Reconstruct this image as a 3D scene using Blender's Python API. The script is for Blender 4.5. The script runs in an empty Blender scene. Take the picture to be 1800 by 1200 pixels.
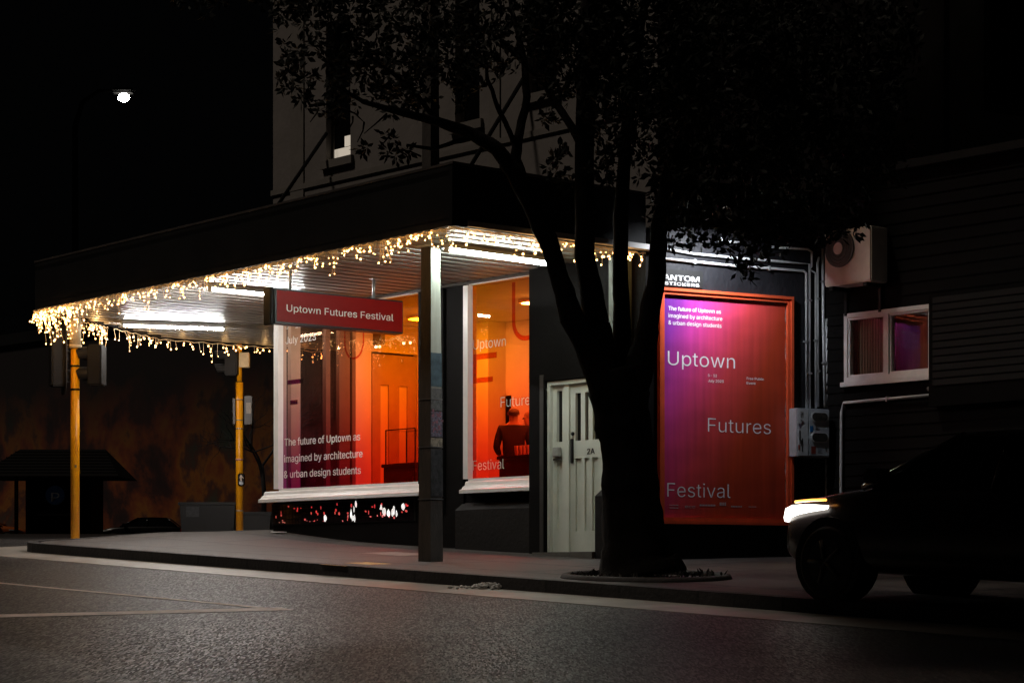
import bpy, bmesh, math, random, os
from mathutils import Vector, Matrix, noise as mnoise
R = math.radians
random.seed(7)
sc = bpy.context.scene
COL = sc.collection

# ---------------------------------------------------------------- camera, sky, light, exposure
F = 4000.0                     # focal length in photo pixels (1800 wide)
HZ = 1017.0                    # row of the horizon in the photo
CAMZ = 1.5
cam = bpy.data.cameras.new('camera')
cam.sensor_width = 36.0
cam.lens = F / 1800 * 36
cam.shift_y = (HZ - 600) / 1800
cam.clip_start = 0.1
cam.clip_end = 2000
camo = bpy.data.objects.new('camera', cam)
camo.location = (0, 0, CAMZ)
camo.rotation_euler = (R(90), 0, 0)
COL.objects.link(camo)
sc.camera = camo

SUN_AZ, SUN_EL = (-0.98, -0.14), 60      # where the light comes from
world = bpy.data.worlds.new('World')
sc.world = world
world.use_nodes = True
wn = world.node_tree.nodes
sky = wn.new('ShaderNodeTexSky')
sky.sky_type = 'NISHITA'
sky.sun_disc = False
sky.sun_elevation = R(SUN_EL)
sky.sun_rotation = math.atan2(SUN_AZ[0], SUN_AZ[1])
wn['Background'].inputs[1].default_value = 0.00012
hs = wn.new('ShaderNodeHueSaturation')
hs.inputs['Saturation'].default_value = 0.25
world.node_tree.links.new(sky.outputs[0], hs.inputs['Color'])
world.node_tree.links.new(hs.outputs[0], wn['Background'].inputs[0])

sun = bpy.data.lights.new('street_glow', 'SUN')
sun.energy = 0.62
sun.angle = R(6)
sun.color = (1.0, 0.86, 0.72)
suno = bpy.data.objects.new('street_glow', sun)
sd = Vector((SUN_AZ[0] * math.cos(R(SUN_EL)), SUN_AZ[1] * math.cos(R(SUN_EL)), math.sin(R(SUN_EL))))
suno.rotation_euler = sd.to_track_quat('Z', 'Y').to_euler()
suno.location = (-20, -10, 30)
COL.objects.link(suno)

sc.view_settings.view_transform = 'Standard'
sc.view_settings.look = 'None'
sc.view_settings.exposure = 0
sc.view_settings.gamma = 1
sc.cycles.use_denoising = True
sc.cycles.use_adaptive_sampling = False
sc.cycles.max_bounces = 8
sc.cycles.transparent_max_bounces = 16
sc.cycles.caustics_reflective = False
sc.cycles.caustics_refractive = False
sc.cycles.sample_clamp_indirect = 3

# ---------------------------------------------------------------- frames
W = {}          # world matrix of every root, part and sub-part
class Fr:       # a wall frame: x along it, y away from the viewer, z up (z = 0 at camera height)
    def __init__(s, ox, oy, ang):
        s.m = Matrix.Translation((ox, oy, CAMZ)) @ Matrix.Rotation(ang, 4, 'Z')
        s.inv = s.m.inverted()
        s.ang = ang
    def __call__(s, x, y, z):
        return s.m @ Vector((x, y, z))
    def hit(s, px, py, y=0.0):       # x, z on the plane y = const seen at a photo pixel
        o = s.inv @ Vector((0, 0, CAMZ))
        d = (s.inv.to_3x3() @ Vector(((px - 900) / F, 1.0, (HZ - py) / F)))
        k = (y - o.y) / d.y
        return o.x + k * d.x, o.z + k * d.z
WORLD = Fr(0, 0, 0)
A_ANG = math.atan2(-0.763, 0.647)
FA = Fr(-1.0075, 31.0, A_ANG)                     # shop front
def ax(px, y=0.0): return FA.hit(px, 600, y)[0]
def az(px, py, y=0.0): return FA.hit(px, py, y)[1]
CORN = 4.30
pB = FA(CORN, 0, 0)
FB = Fr(pB.x, pB.y, math.atan2(0.491, 0.871))      # poster wall
xin = FB.hit(1450, 600)[0]
pC = FB(xin, 0, 0)
FC = Fr(pC.x, pC.y, A_ANG)                        # right hand lean-to
def at(px, py, D): return Vector(((px - 900) / F * D, D, CAMZ + (HZ - py) / F * D))

def road_z(x, y):           # world height of the carriageway
    yy = min(y, 36.0)
    z = 0.058 * yy - 0.0037 * x * min(1, 36 / max(y, 1))
    if y > 36: z += 0.022 * (min(y, 90) - 36)
    return z
def pave_z(x, y):
    d = math.hypot(x + 3.5, y - 34.3)
    return road_z(x, y) + 0.13 + 0.10 * math.exp(-(d / 1.6) ** 2)

# ---------------------------------------------------------------- materials
MATS = {}
def M(name, col, rough=0.6, var=0.2, scale=6.0, bump=0.0, metal=0.0, spec=0.5, stretch=(1, 1, 1), bscale=None):
    if name in MATS: return MATS[name]
    m = bpy.data.materials.new(name); m.use_nodes = True
    nt = m.node_tree; n = nt.nodes; l = nt.links
    b = n['Principled BSDF']
    tc = n.new('ShaderNodeTexCoord'); mp = n.new('ShaderNodeMapping')
    mp.inputs['Scale'].default_value = stretch
    l.new(tc.outputs['Object'], mp.inputs[0])
    nz = n.new('ShaderNodeTexNoise'); nz.inputs['Scale'].default_value = scale; nz.inputs['Detail'].default_value = 6
    nz.inputs['Roughness'].default_value = 0.65
    l.new(mp.outputs[0], nz.inputs[0])
    cr = n.new('ShaderNodeValToRGB')
    cr.color_ramp.elements[0].position = 0.3; cr.color_ramp.elements[1].position = 0.7
    cr.color_ramp.elements[0].color = (*[c * (1 - var) for c in col], 1)
    cr.color_ramp.elements[1].color = (*[min(1, c * (1 + var)) for c in col], 1)
    l.new(nz.outputs[0], cr.inputs[0]); l.new(cr.outputs[0], b.inputs['Base Color'])
    rr = n.new('ShaderNodeMapRange')
    rr.inputs[3].default_value = max(0.02, rough - 0.12 * min(1, var * 3)); rr.inputs[4].default_value = min(1, rough + 0.12 * min(1, var * 3))
    l.new(nz.outputs[0], rr.inputs[0]); l.new(rr.outputs[0], b.inputs['Roughness'])
    b.inputs['Metallic'].default_value = metal
    b.inputs['Specular IOR Level'].default_value = spec
    if bump:
        nb = n.new('ShaderNodeTexNoise'); nb.inputs['Scale'].default_value = bscale or scale * 6; nb.inputs['Detail'].default_value = 5
        l.new(mp.outputs[0], nb.inputs[0])
        bp = n.new('ShaderNodeBump'); bp.inputs['Strength'].default_value = bump; bp.inputs['Distance'].default_value = 0.02
        l.new(nb.outputs[0], bp.inputs['Height']); l.new(bp.outputs[0], b.inputs['Normal'])
    MATS[name] = m
    return m
def EM(name, col, st, sample=True):
    if name in MATS: return MATS[name]
    m = bpy.data.materials.new(name); m.use_nodes = True
    b = m.node_tree.nodes['Principled BSDF']
    b.inputs['Base Color'].default_value = (0.8, 0.8, 0.8, 1)
    b.inputs['Emission Color'].default_value = (*col, 1); b.inputs['Emission Strength'].default_value = st
    if not sample: m.cycles.emission_sampling = 'NONE'
    MATS[name] = m
    return m
def schlick(n, l, f0):
    lw = n.new('ShaderNodeLayerWeight'); lw.inputs[0].default_value = 0.5
    pw = n.new('ShaderNodeMath'); pw.operation = 'POWER'; l.new(lw.outputs['Facing'], pw.inputs[0]); pw.inputs[1].default_value = 5
    ma = n.new('ShaderNodeMath'); ma.operation = 'MULTIPLY_ADD'; l.new(pw.outputs[0], ma.inputs[0]); ma.inputs[1].default_value = 1 - f0; ma.inputs[2].default_value = f0
    return ma.outputs[0]
def glass(name, tint=(0.9, 0.9, 0.9), refl=0.0):
    if name in MATS: return MATS[name]
    m = bpy.data.materials.new(name); m.use_nodes = True
    nt = m.node_tree; n = nt.nodes; l = nt.links
    n.remove(n['Principled BSDF'])
    t = n.new('ShaderNodeBsdfTransparent'); t.inputs[0].default_value = (*tint, 1)
    g = n.new('ShaderNodeBsdfGlossy'); g.inputs['Roughness'].default_value = 0.012
    mx = n.new('ShaderNodeMixShader')
    l.new(schlick(n, l, 0.04 + refl), mx.inputs[0])
    l.new(t.outputs[0], mx.inputs[1]); l.new(g.outputs[0], mx.inputs[2])
    l.new(mx.outputs[0], n['Material Output'].inputs[0])
    MATS[name] = m
    return m

# ---------------------------------------------------------------- mesh builder
class MB:
    def __init__(s, fr=WORLD):
        s.bm = bmesh.new(); s.fr = fr
    def _v(s, p): return s.bm.verts.new(s.fr(*p))
    def face(s, pts):
        try: return s.bm.faces.new([s._v(p) for p in pts])
        except ValueError: return None
    def box(s, x0, x1, y0, y1, z0, z1, bev=0.0):
        P = [(x, y, z) for z in (z0, z1) for y in (y0, y1) for x in (x0, x1)]
        v = [s._v(p) for p in P]
        fs = [s.bm.faces.new([v[i] for i in q]) for q in ((0, 2, 3, 1), (4, 5, 7, 6), (0, 1, 5, 4), (2, 6, 7, 3), (0, 4, 6, 2), (1, 3, 7, 5))]
        if bev:
            es = list({e for f in fs for e in f.edges})
            bmesh.ops.bevel(s.bm, geom=es, offset=bev, segments=2, affect='EDGES', clamp_overlap=True)
        return s
    def prism(s, poly, ext, axis='y', a0=0.0):
        """poly in the two other axes, extruded from a0 to ext along axis"""
        def mk(p, a):
            if axis == 'y': return (p[0], a, p[1])
            if axis == 'x': return (a, p[0], p[1])
            return (p[0], p[1], a)
        v0 = [s._v(mk(p, a0)) for p in poly]; v1 = [s._v(mk(p, ext)) for p in poly]
        n = len(poly)
        s.bm.faces.new(v0); s.bm.faces.new(v1[::-1])
        for i in range(n):
            s.bm.faces.new([v0[i], v0[(i + 1) % n], v1[(i + 1) % n], v1[i]])
        return s
    def tube(s, pts, r, n=8, caps=True):
        pts = [s.fr(*p) for p in pts]
        rs = r if isinstance(r, (list, tuple)) else [r] * len(pts)
        rings = []; up = None
        for i, p in enumerate(pts):
            a = pts[max(i - 1, 0)]; b = pts[min(i + 1, len(pts) - 1)]
            d = (b - a).normalized()
            if up is None: up = d.orthogonal().normalized()
            up = (up - d * up.dot(d))
            up = up.normalized() if up.length > 1e-6 else d.orthogonal().normalized()
            w = d.cross(up)
            rings.append([s.bm.verts.new(p + (up * math.cos(2 * math.pi * k / n) + w * math.sin(2 * math.pi * k / n)) * rs[i]) for k in range(n)])
        for a, b in zip(rings, rings[1:]):
            for k in range(n):
                f = s.bm.faces.new([a[k], a[(k + 1) % n], b[(k + 1) % n], b[k]]); f.smooth = n > 5
        if caps:
            s.bm.faces.new(rings[0][::-1]); s.bm.faces.new(rings[-1])
        return s
    def ball(s, p, r, sub=1, sc3=(1, 1, 1)):
        m = Matrix.Translation(s.fr(*p)) @ s.fr.m.to_3x3().to_4x4() @ Matrix.Diagonal((r * sc3[0], r * sc3[1], r * sc3[2], 1))
        q = bmesh.ops.create_icosphere(s.bm, subdivisions=sub, radius=1.0, matrix=m)
        for v in q['verts']:
            for f in v.link_faces: f.smooth = True
        return s
    def frame(s, x0, x1, z0, z1, w, y0, y1, wb=None, wt=None):
        wb = w if wb is None else wb; wt = w if wt is None else wt
        s.box(x0, x0 + w, y0, y1, z0, z1); s.box(x1 - w, x1, y0, y1, z0, z1)
        if wt: s.box(x0 + w, x1 - w, y0, y1, z1 - wt, z1)
        if wb: s.box(x0 + w, x1 - w, y0, y1, z0, z0 + wb)
        return s
    def build(s, name, mat, parent=None):
        me = bpy.data.meshes.new(name)
        bmesh.ops.recalc_face_normals(s.bm, faces=s.bm.faces)
        s.bm.to_mesh(me); s.bm.free()
        return link(name, me, mat, parent)
def link(name, me, mat, parent=None):
    if mat is not None and not me.materials: me.materials.append(mat)
    o = bpy.data.objects.new(name, me); COL.objects.link(o)
    if parent is not None:
        me.transform(W[parent.name].inverted())
        o.parent = parent; W[o.name] = W[parent.name]
    else:
        W[o.name] = Matrix.Identity(4)
    return o
def thing(name, label, cat, loc, rz=0.0, group=None):
    o = bpy.data.objects.new(name, None); COL.objects.link(o)
    o.empty_display_size = 0.2
    o.location = loc; o.rotation_euler = (0, 0, rz)
    W[o.name] = Matrix.Translation(loc) @ Matrix.Rotation(rz, 4, 'Z')
    tag(o, label, cat, group)
    return o
def tag(o, label, cat, group=None):
    o['label'] = label; o['category'] = cat
    if group: o['group'] = group
    return o
def struct(o, kind='structure'):
    o['kind'] = kind; return o
def rebase(o, loc):
    """move the origin of a single-mesh thing to its base"""
    loc = Vector(loc); o.data.transform(Matrix.Translation(-loc)); o.location = loc
    W[o.name] = Matrix.Translation(loc)
    return o

FONT = None
try:
    FONT = bpy.data.fonts.load(os.path.join(bpy.utils.system_resource('DATAFILES', path='fonts'), 'Inter.woff2'))
except Exception:
    FONT = None
def text_geo(body, thin=0.0):
    c = bpy.data.curves.new('t', 'FONT'); c.body = body
    if FONT: c.font = FONT
    c.size = 1; c.offset = thin; c.resolution_u = 4
    o = bpy.data.objects.new('t', c); COL.objects.link(o)
    dg = bpy.context.evaluated_depsgraph_get()
    me = bpy.data.meshes.new_from_object(o.evaluated_get(dg))
    v = [tuple(q.co) for q in me.vertices]; f = [tuple(p.vertices) for p in me.polygons]
    bpy.data.objects.remove(o); bpy.data.curves.remove(c); bpy.data.meshes.remove(me)
    return v, f
CAPH = 0.727
def put_text(mb, body, x0, x1, zb, cap, y, thin=0.0, fit=True, bold=0.0):
    """lettering on the plane y of mb's frame: spans x0..x1, baseline zb, capital height cap"""
    if thin > 0.003: bold = thin * 1.1; thin = 0.0
    if bold:
        for k_ in (1, 2):
            put_text(mb, body, x0 + bold * cap * k_, x1 + bold * cap * k_, zb, cap, y - .0004 * k_, thin, fit)
    v, f = text_geo(body, thin)
    if not v: return
    mn = min(p[0] for p in v); mx = max(p[0] for p in v)
    ks = cap / CAPH
    kx = (x1 - x0) / (mx - mn) if fit else ks
    vs = [mb._v((x0 + (p[0] - mn) * kx, y, zb + p[1] * ks)) for p in v]
    for q in f:
        try: mb.bm.faces.new([vs[i] for i in q])
        except ValueError: pass

# ---------------------------------------------------------------- palette
dark_paint = M('dark_shop_paint', (0.0042, 0.0036, 0.0035), 0.7, 0.3, 3, 0.15, spec=0.06)
plinth_m = M('dark_plinth_paint', (0.010, 0.008, 0.0075), 0.65, 0.35, 4, 0.3, spec=0.2)
white_paint = M('white_gloss_paint', (0.88, 0.86, 0.83), 0.35, 0.06, 5)
upper_m = M('grey_brown_render', (0.205, 0.183, 0.168), 0.85, 0.12, 2.2, 0.2)
upper_trim = M('pale_render_trim', (0.19, 0.17, 0.15), 0.8, 0.12, 3, 0.1)
black_wall = M('black_painted_render', (0.012, 0.012, 0.015), 0.55, 0.35, 3, 0.5, spec=0.25, stretch=(1, 1, 0.6))
board_m = M('black_weatherboard', (0.0030, 0.0026, 0.0025), 0.85, 0.3, 2.5, 0.2, spec=0.15)
brown_up = M('dark_upper_render', (0.45, 0.42, 0.40), 0.9, 0.15, 2, 0.1)
fascia_m = M('black_fascia_metal', (0.006, 0.006, 0.006), 0.7, 0.3, 2, 0.08, spec=0.2)
flash_m = M('fascia_flashing', (0.06, 0.05, 0.045), 0.5, 0.3, 4)
soffit_m = M('soffit_enamel', (0.36, 0.335, 0.30), 0.4, 0.15, 3, 0.05, stretch=(1, 0.2, 1))
black_m = M('matt_black', (0.006, 0.006, 0.006), 0.6, 0.3, 5, spec=0.3)
steel_m = M('galvanised_steel', (0.42, 0.44, 0.46), 0.4, 0.2, 12, 0.1, metal=0.6)
conduit_m = M('white_conduit_plastic', (0.66, 0.68, 0.70), 0.4, 0.15, 9)
yellow_m = M('yellow_pole_paint', (0.95, 0.37, 0.004), 0.35, 0.12, 5, 0.03)
cream_m = M('cream_sleeve', (0.55, 0.42, 0.24), 0.6, 0.15, 9)
signal_m = M('signal_black_plastic', (0.010, 0.009, 0.009), 0.55, 0.2, 8, spec=0.2)
dark_glass = M('dark_window_glass', (0.004, 0.004, 0.005), 0.05, 0.1, 2)
letter_m = M('white_vinyl_letters', (0.94, 0.90, 0.86), 0.5, 0.04, 9)
room_white = M('room_wall_paint', (0.78, 0.76, 0.72), 0.7, 0.06, 2)
wood_floor = M('shop_floor_boards', (0.20, 0.12, 0.07), 0.4, 0.3, 3, stretch=(1, 8, 1))
bark_m = M('dark_bark', (0.010, 0.008, 0.007), 0.95, 0.45, 7, 0.9, spec=0.1, stretch=(2, 2, 0.4))
rust_m = M('pole_concrete', (0.055, 0.045, 0.038), 0.75, 0.4, 5, 0.4, stretch=(2, 2, 0.5))
tube_m = EM('fluorescent_tube', (0.88, 1.0, 0.92), 120)
tube_warm = EM('fluorescent_tube_warm', (1.0, 0.97, 0.93), 330)
bulb_m = EM('fairy_bulb', (1.0, 0.52, 0.16), 11, False)
wire_m = M('clear_fairy_cable', (0.85, 0.62, 0.36), 0.3, 0.1, 20)

# ---------------------------------------------------------------- ground, road, pavement, kerb
def sheet(name, mat, fz, xs, ys, off):
    bm = bmesh.new()
    vv = [[bm.verts.new((x, y, fz(x, y) + off)) for x in xs] for y in ys]
    for a, b in zip(vv, vv[1:]):
        for i in range(len(xs) - 1):
            f = bm.faces.new([a[i], a[i + 1], b[i + 1], b[i]]); f.smooth = True
    me = bpy.data.meshes.new(name); bm.to_mesh(me); bm.free()
    return struct(link(name, me, mat))
def asphalt():
    m = bpy.data.materials.new('asphalt'); m.use_nodes = True
    nt = m.node_tree; n = nt.nodes; l = nt.links; b = n['Principled BSDF']
    tc = n.new('ShaderNodeTexCoord')
    def mapped(sc3, rot=0.0, loc=(0, 0, 0)):
        q = n.new('ShaderNodeMapping'); q.inputs['Scale'].default_value = sc3; q.inputs['Rotation'].default_value = (0, 0, rot); q.inputs['Location'].default_value = loc
        l.new(tc.outputs['Object'], q.inputs[0]); return q.outputs[0]
    # chips of stone, each with its own tone
    chip = []
    for k_, sc_ in enumerate((140, 78)):
        v = n.new('ShaderNodeTexVoronoi'); v.inputs['Scale'].default_value = sc_
        l.new(mapped((1, .13, 1), .25 * k_), v.inputs[0]); chip.append(v)
    sepc = n.new('ShaderNodeSeparateColor'); l.new(chip[0].outputs['Color'], sepc.inputs[0])
    sepd = n.new('ShaderNodeSeparateColor'); l.new(chip[1].outputs['Color'], sepd.inputs[0])
    mulc = n.new('ShaderNodeMath'); mulc.operation = 'MULTIPLY'; l.new(sepc.outputs[0], mulc.inputs[0]); l.new(sepd.outputs[1], mulc.inputs[1])
    r1 = n.new('ShaderNodeValToRGB')
    r1.color_ramp.elements[0].position = 0.02; r1.color_ramp.elements[0].color = (0.009, 0.0075, 0.0073, 1)
    r1.color_ramp.elements[1].position = 0.85; r1.color_ramp.elements[1].color = (0.085, 0.069, 0.066, 1)
    l.new(mulc.outputs[0], r1.inputs[0])
    # wear running along the street, by distance from the kerb
    sx = n.new('ShaderNodeSeparateXYZ'); l.new(mapped((1, 1, 1), -A_ANG), sx.inputs[0])
    k0 = Matrix.Rotation(-A_ANG, 3, 'Z') @ Vector((-1.03, 25.0, 0))
    wob = n.new('ShaderNodeTexNoise'); wob.inputs['Scale'].default_value = .35; wob.inputs['Detail'].default_value = 4; l.new(tc.outputs['Object'], wob.inputs[0])
    d = n.new('ShaderNodeMath'); d.operation = 'MULTIPLY_ADD'; l.new(wob.outputs[0], d.inputs[0]); d.inputs[1].default_value = -1.6; l.new(sx.outputs[1], d.inputs[2])
    mr = n.new('ShaderNodeMapRange'); mr.inputs[1].default_value = k0.y - 11.0; mr.inputs[2].default_value = k0.y; l.new(d.outputs[0], mr.inputs[0])
    cr = n.new('ShaderNodeValToRGB'); e = cr.color_ramp.elements
    e[0].position = 0; e[0].color = (.95, .95, .95, 1); e[1].position = 1; e[1].color = (1.0, 1.0, 1.0, 1)
    for p_, c_ in ((.24, 1.05), (.36, .6), (.44, .95), (.58, .95), (.68, .42), (.78, .62), (.88, 1.5)): q = e.new(p_); q.color = (c_, c_, c_, 1)
    l.new(mr.outputs[0], cr.inputs[0])
    mu = n.new('ShaderNodeMix'); mu.data_type = 'RGBA'; mu.blend_type = 'MULTIPLY'; mu.inputs[0].default_value = 1
    l.new(r1.outputs[0], mu.inputs[6]); l.new(cr.outputs[0], mu.inputs[7])
    # oil drips and patches
    st = n.new('ShaderNodeTexNoise'); st.inputs['Scale'].default_value = 1.1; st.inputs['Detail'].default_value = 6; l.new(tc.outputs['Object'], st.inputs[0])
    sr = n.new('ShaderNodeMapRange'); sr.inputs[1].default_value = .36; sr.inputs[2].default_value = .50; sr.inputs[3].default_value = .55; sr.inputs[4].default_value = 1.0; l.new(st.outputs[0], sr.inputs[0])
    cc = n.new('ShaderNodeCombineColor')
    for i in range(3): l.new(sr.outputs[0], cc.inputs[i])
    m2 = n.new('ShaderNodeMix'); m2.data_type = 'RGBA'; m2.blend_type = 'MULTIPLY'; m2.inputs[0].default_value = 1
    l.new(mu.outputs[2], m2.inputs[6]); l.new(cc.outputs[0], m2.inputs[7]); l.new(m2.outputs[2], b.inputs['Base Color'])
    rr = n.new('ShaderNodeMapRange'); rr.inputs[3].default_value = 0.42; rr.inputs[4].default_value = 0.70; l.new(sepd.outputs[0], rr.inputs[0]); l.new(rr.outputs[0], b.inputs['Roughness'])
    bp = n.new('ShaderNodeBump'); bp.inputs['Strength'].default_value = 0.3; bp.inputs['Distance'].default_value = 0.008
    l.new(mulc.outputs[0], bp.inputs['Height']); l.new(bp.outputs[0], b.inputs['Normal'])
    b.inputs['Specular IOR Level'].default_value = 0.2
    return m
asph = asphalt()
def rng(a, b, n): return [a + (b - a) * i / n for i in range(n + 1)]
gxs = [-600, -300, -150, -80] + rng(-50, 50, 50) + [80, 150, 300, 600]
gys = [-400, -150, -60] + rng(-20, 100, 60) + [150, 300, 700]
sheet('ground', M('dark_earth', (0.03, 0.025, 0.022), 0.9, 0.3, 0.6, 0.3), road_z, gxs, gys, -0.03)
sheet('road', asph, road_z, rng(-45, 45, 60), rng(-10, 80, 90), 0.0)

FK = Fr(-1.03, 25.0, A_ANG); FK.m = Matrix.Translation((-1.03, 25.0, 0)) @ Matrix.Rotation(A_ANG, 4, 'Z'); FK.inv = FK.m.inverted()
S0, RC = -9.85, 1.3
def smin(w):
    if w < RC: return S0 + RC - math.sqrt(max(0, RC * RC - (RC - w) ** 2))
    return S0 - 0.6 * min(w - RC, 4.2) - 0.02 * max(0, w - RC - 4.2)
pave_m = M('pavement_asphalt', (0.060, 0.050, 0.045), 0.6, 0.5, 1.6, 0.7, bscale=22)
def pave_detail(m):
    nt = m.node_tree; n = nt.nodes; l = nt.links; b = n['Principled BSDF']
    old = b.inputs['Base Color'].links[0].from_socket
    tc = n.new('ShaderNodeTexCoord'); mp = n.new('ShaderNodeMapping'); mp.inputs['Rotation'].default_value = (0, 0, -A_ANG); l.new(tc.outputs['Object'], mp.inputs[0])
    vo = n.new('ShaderNodeTexVoronoi'); vo.inputs['Scale'].default_value = 2.6; l.new(mp.outputs[0], vo.inputs[0])
    lt_ = n.new('ShaderNodeMath'); lt_.operation = 'LESS_THAN'; lt_.inputs[1].default_value = 0.085; l.new(vo.outputs['Distance'], lt_.inputs[0])
    br = n.new('ShaderNodeTexBrick'); br.inputs['Scale'].default_value = 1.0; br.inputs['Brick Width'].default_value = 1.9; br.inputs['Row Height'].default_value = 1.25; br.inputs['Mortar Size'].default_value = 0.045; br.offset = 0.3
    br.inputs['Color1'].default_value = (1, 1, 1, 1); br.inputs['Color2'].default_value = (.78, .78, .78, 1); br.inputs['Mortar'].default_value = (.25, .25, .25, 1)
    l.new(mp.outputs[0], br.inputs[0])
    mu = n.new('ShaderNodeMix'); mu.data_type = 'RGBA'; mu.blend_type = 'MULTIPLY'; mu.inputs[0].default_value = 1; l.new(old, mu.inputs[6]); l.new(br.outputs[0], mu.inputs[7])
    m2 = n.new('ShaderNodeMix'); m2.data_type = 'RGBA'; m2.blend_type = 'MULTIPLY'; l.new(lt_.outputs[0], m2.inputs[0]); l.new(mu.outputs[2], m2.inputs[6]); m2.inputs[7].default_value = (.35, .35, .35, 1)
    l.new(m2.outputs[2], b.inputs['Base Color'])
pave_detail(pave_m)
bm = bmesh.new()
ws = [0.0, .05, .13, .25, .4, .6, .85, 1.1, 1.3] + rng(1.6, 9, 26) + rng(9.5, 16, 10)
rows = []
for w in ws:
    row = []
    for k in range(71):
        q = k / 70; s = smin(w) + 0.14 + (26 - smin(w)) * q
        p = FK(s, w + 0.14, 0)
        row.append(bm.verts.new((p.x, p.y, pave_z(p.x, p.y))))
    rows.append(row)
for a, b in zip(rows, rows[1:]):
    for i in range(70):
        f = bm.faces.new([a[i], a[i + 1], b[i + 1], b[i]]); f.smooth = True
me = bpy.data.meshes.new('pavement'); bm.to_mesh(me); bm.free()
struct(link('pavement', me, pave_m))
# kerb and gutter follow the same line
line = [(26 - 34.5 * k / 60, 0.0) for k in range(55)]
line = [q for q in line if q[0] > S0 + RC]
line += [(smin(w), w) for w in [0.02, .06, .13, .25, .4, .6, .85, 1.1, 1.3] + rng(1.6, 14, 20)]
def strip(name, mat, w0, w1, zt, zb, joints=False):
    """section from w0 to w1 measured inward from the kerb line"""
    P = [FK(s, w, 0).to_2d() for s, w in line]
    bm = bmesh.new(); prev = None
    for i, p in enumerate(P):
        d = (P[min(i + 1, len(P) - 1)] - P[max(i - 1, 0)]).normalized()
        nrm = Vector((d.y, -d.x))
        a = p + nrm * w0; b = p + nrm * w1
        za = zt(a.x, a.y); zb2 = zt(b.x, b.y)
        r = [bm.verts.new((a.x, a.y, zb(a.x, a.y))), bm.verts.new((a.x, a.y, za)), bm.verts.new((b.x, b.y, zb2)), bm.verts.new((b.x, b.y, zb(b.x, b.y)))]
        if prev:
            for j in range(3): bm.faces.new([prev[j], r[j], r[j + 1], prev[j + 1]])
        prev = r
    bmesh.ops.recalc_face_normals(bm, faces=bm.faces)
    me = bpy.data.meshes.new(name); bm.to_mesh(me); bm.free()
    return struct(link(name, me, mat))
kerb_m = M('dark_kerb_stone', (0.020, 0.017, 0.017), 0.7, 0.6, 3.5, 0.7)
def kerb_joints(m):
    nt = m.node_tree; n = nt.nodes; l = nt.links; b = n['Principled BSDF']
    old = b.inputs['Base Color'].links[0].from_socket
    tc = n.new('ShaderNodeTexCoord'); mp = n.new('ShaderNodeMapping'); mp.inputs['Rotation'].default_value = (0, 0, -A_ANG); l.new(tc.outputs['Object'], mp.inputs[0])
    br = n.new('ShaderNodeTexBrick'); br.inputs['Scale'].default_value = 1.0; br.inputs['Brick Width'].default_value = 1.1; br.inputs['Row Height'].default_value = 400; br.inputs['Mortar Size'].default_value = 0.02; br.offset = 0
    br.inputs['Color1'].default_value = (1, 1, 1, 1); br.inputs['Color2'].default_value = (.5, .5, .5, 1); br.inputs['Mortar'].default_value = (.1, .1, .1, 1)
    l.new(mp.outputs[0], br.inputs[0])
    mu = n.new('ShaderNodeMix'); mu.data_type = 'RGBA'; mu.blend_type = 'MULTIPLY'; mu.inputs[0].default_value = 1; l.new(old, mu.inputs[6]); l.new(br.outputs[0], mu.inputs[7]); l.new(mu.outputs[2], b.inputs['Base Color'])
kerb_joints(kerb_m)
strip('kerb', kerb_m, 0.0, 0.15, lambda x, y: road_z(x, y) + 0.136, lambda x, y: road_z(x, y) - 0.05)
strip('gutter', M('gutter_concrete', (0.30, 0.28, 0.25), 0.45, 0.4, 1.5, 0.4), -0.85, 0.0, lambda x, y: road_z(x, y) + 0.006, lambda x, y: road_z(x, y) - 0.05)

def ground_hit(px, py):
    D = 10.0
    for _ in range(60):
        x = (px - 900) / F * D
        D = (road_z(x, D) - CAMZ) * F / (HZ - py) if abs(HZ - py) > 1e-6 else D
        D = max(5, min(D, 80))
    return x, D
def road_point(px, py):
    # intersect the inclined road: z = 0.058 y - 0.0037 x
    t = (px - 900) / F; k = (HZ - py) / F
    y = CAMZ / (0.058 - 0.0037 * t - k)
    return Vector((t * y, y, 0))
paint_m = M('worn_road_paint', (0.60, 0.50, 0.45), 0.6, 0.35, 9, 0.3)
def marking(pts, wid):
    bm = bmesh.new(); prev = None
    a = road_point(*pts[0]); b = road_point(*pts[1]); d = (b - a).normalized(); nn = Vector((-d.y, d.x, 0)) * wid / 2
    N = 24
    for k in range(N + 1):
        p = a.lerp(b, k / N); q = []
        for s in (-1, 1):
            e = p + nn * s; q.append(bm.verts.new((e.x, e.y, road_z(e.x, e.y) + 0.005)))
        if prev: bm.faces.new([prev[0], prev[1], q[1], q[0]])
        prev = q
    me = bpy.data.meshes.new('road_marking'); bm.to_mesh(me); bm.free()
    return struct(link('road_marking', me, paint_m))
marking([(-420, 1093), (505, 1070)], 0.36)
marking([(-420, 985), (480, 1070)], 0.10)

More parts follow.
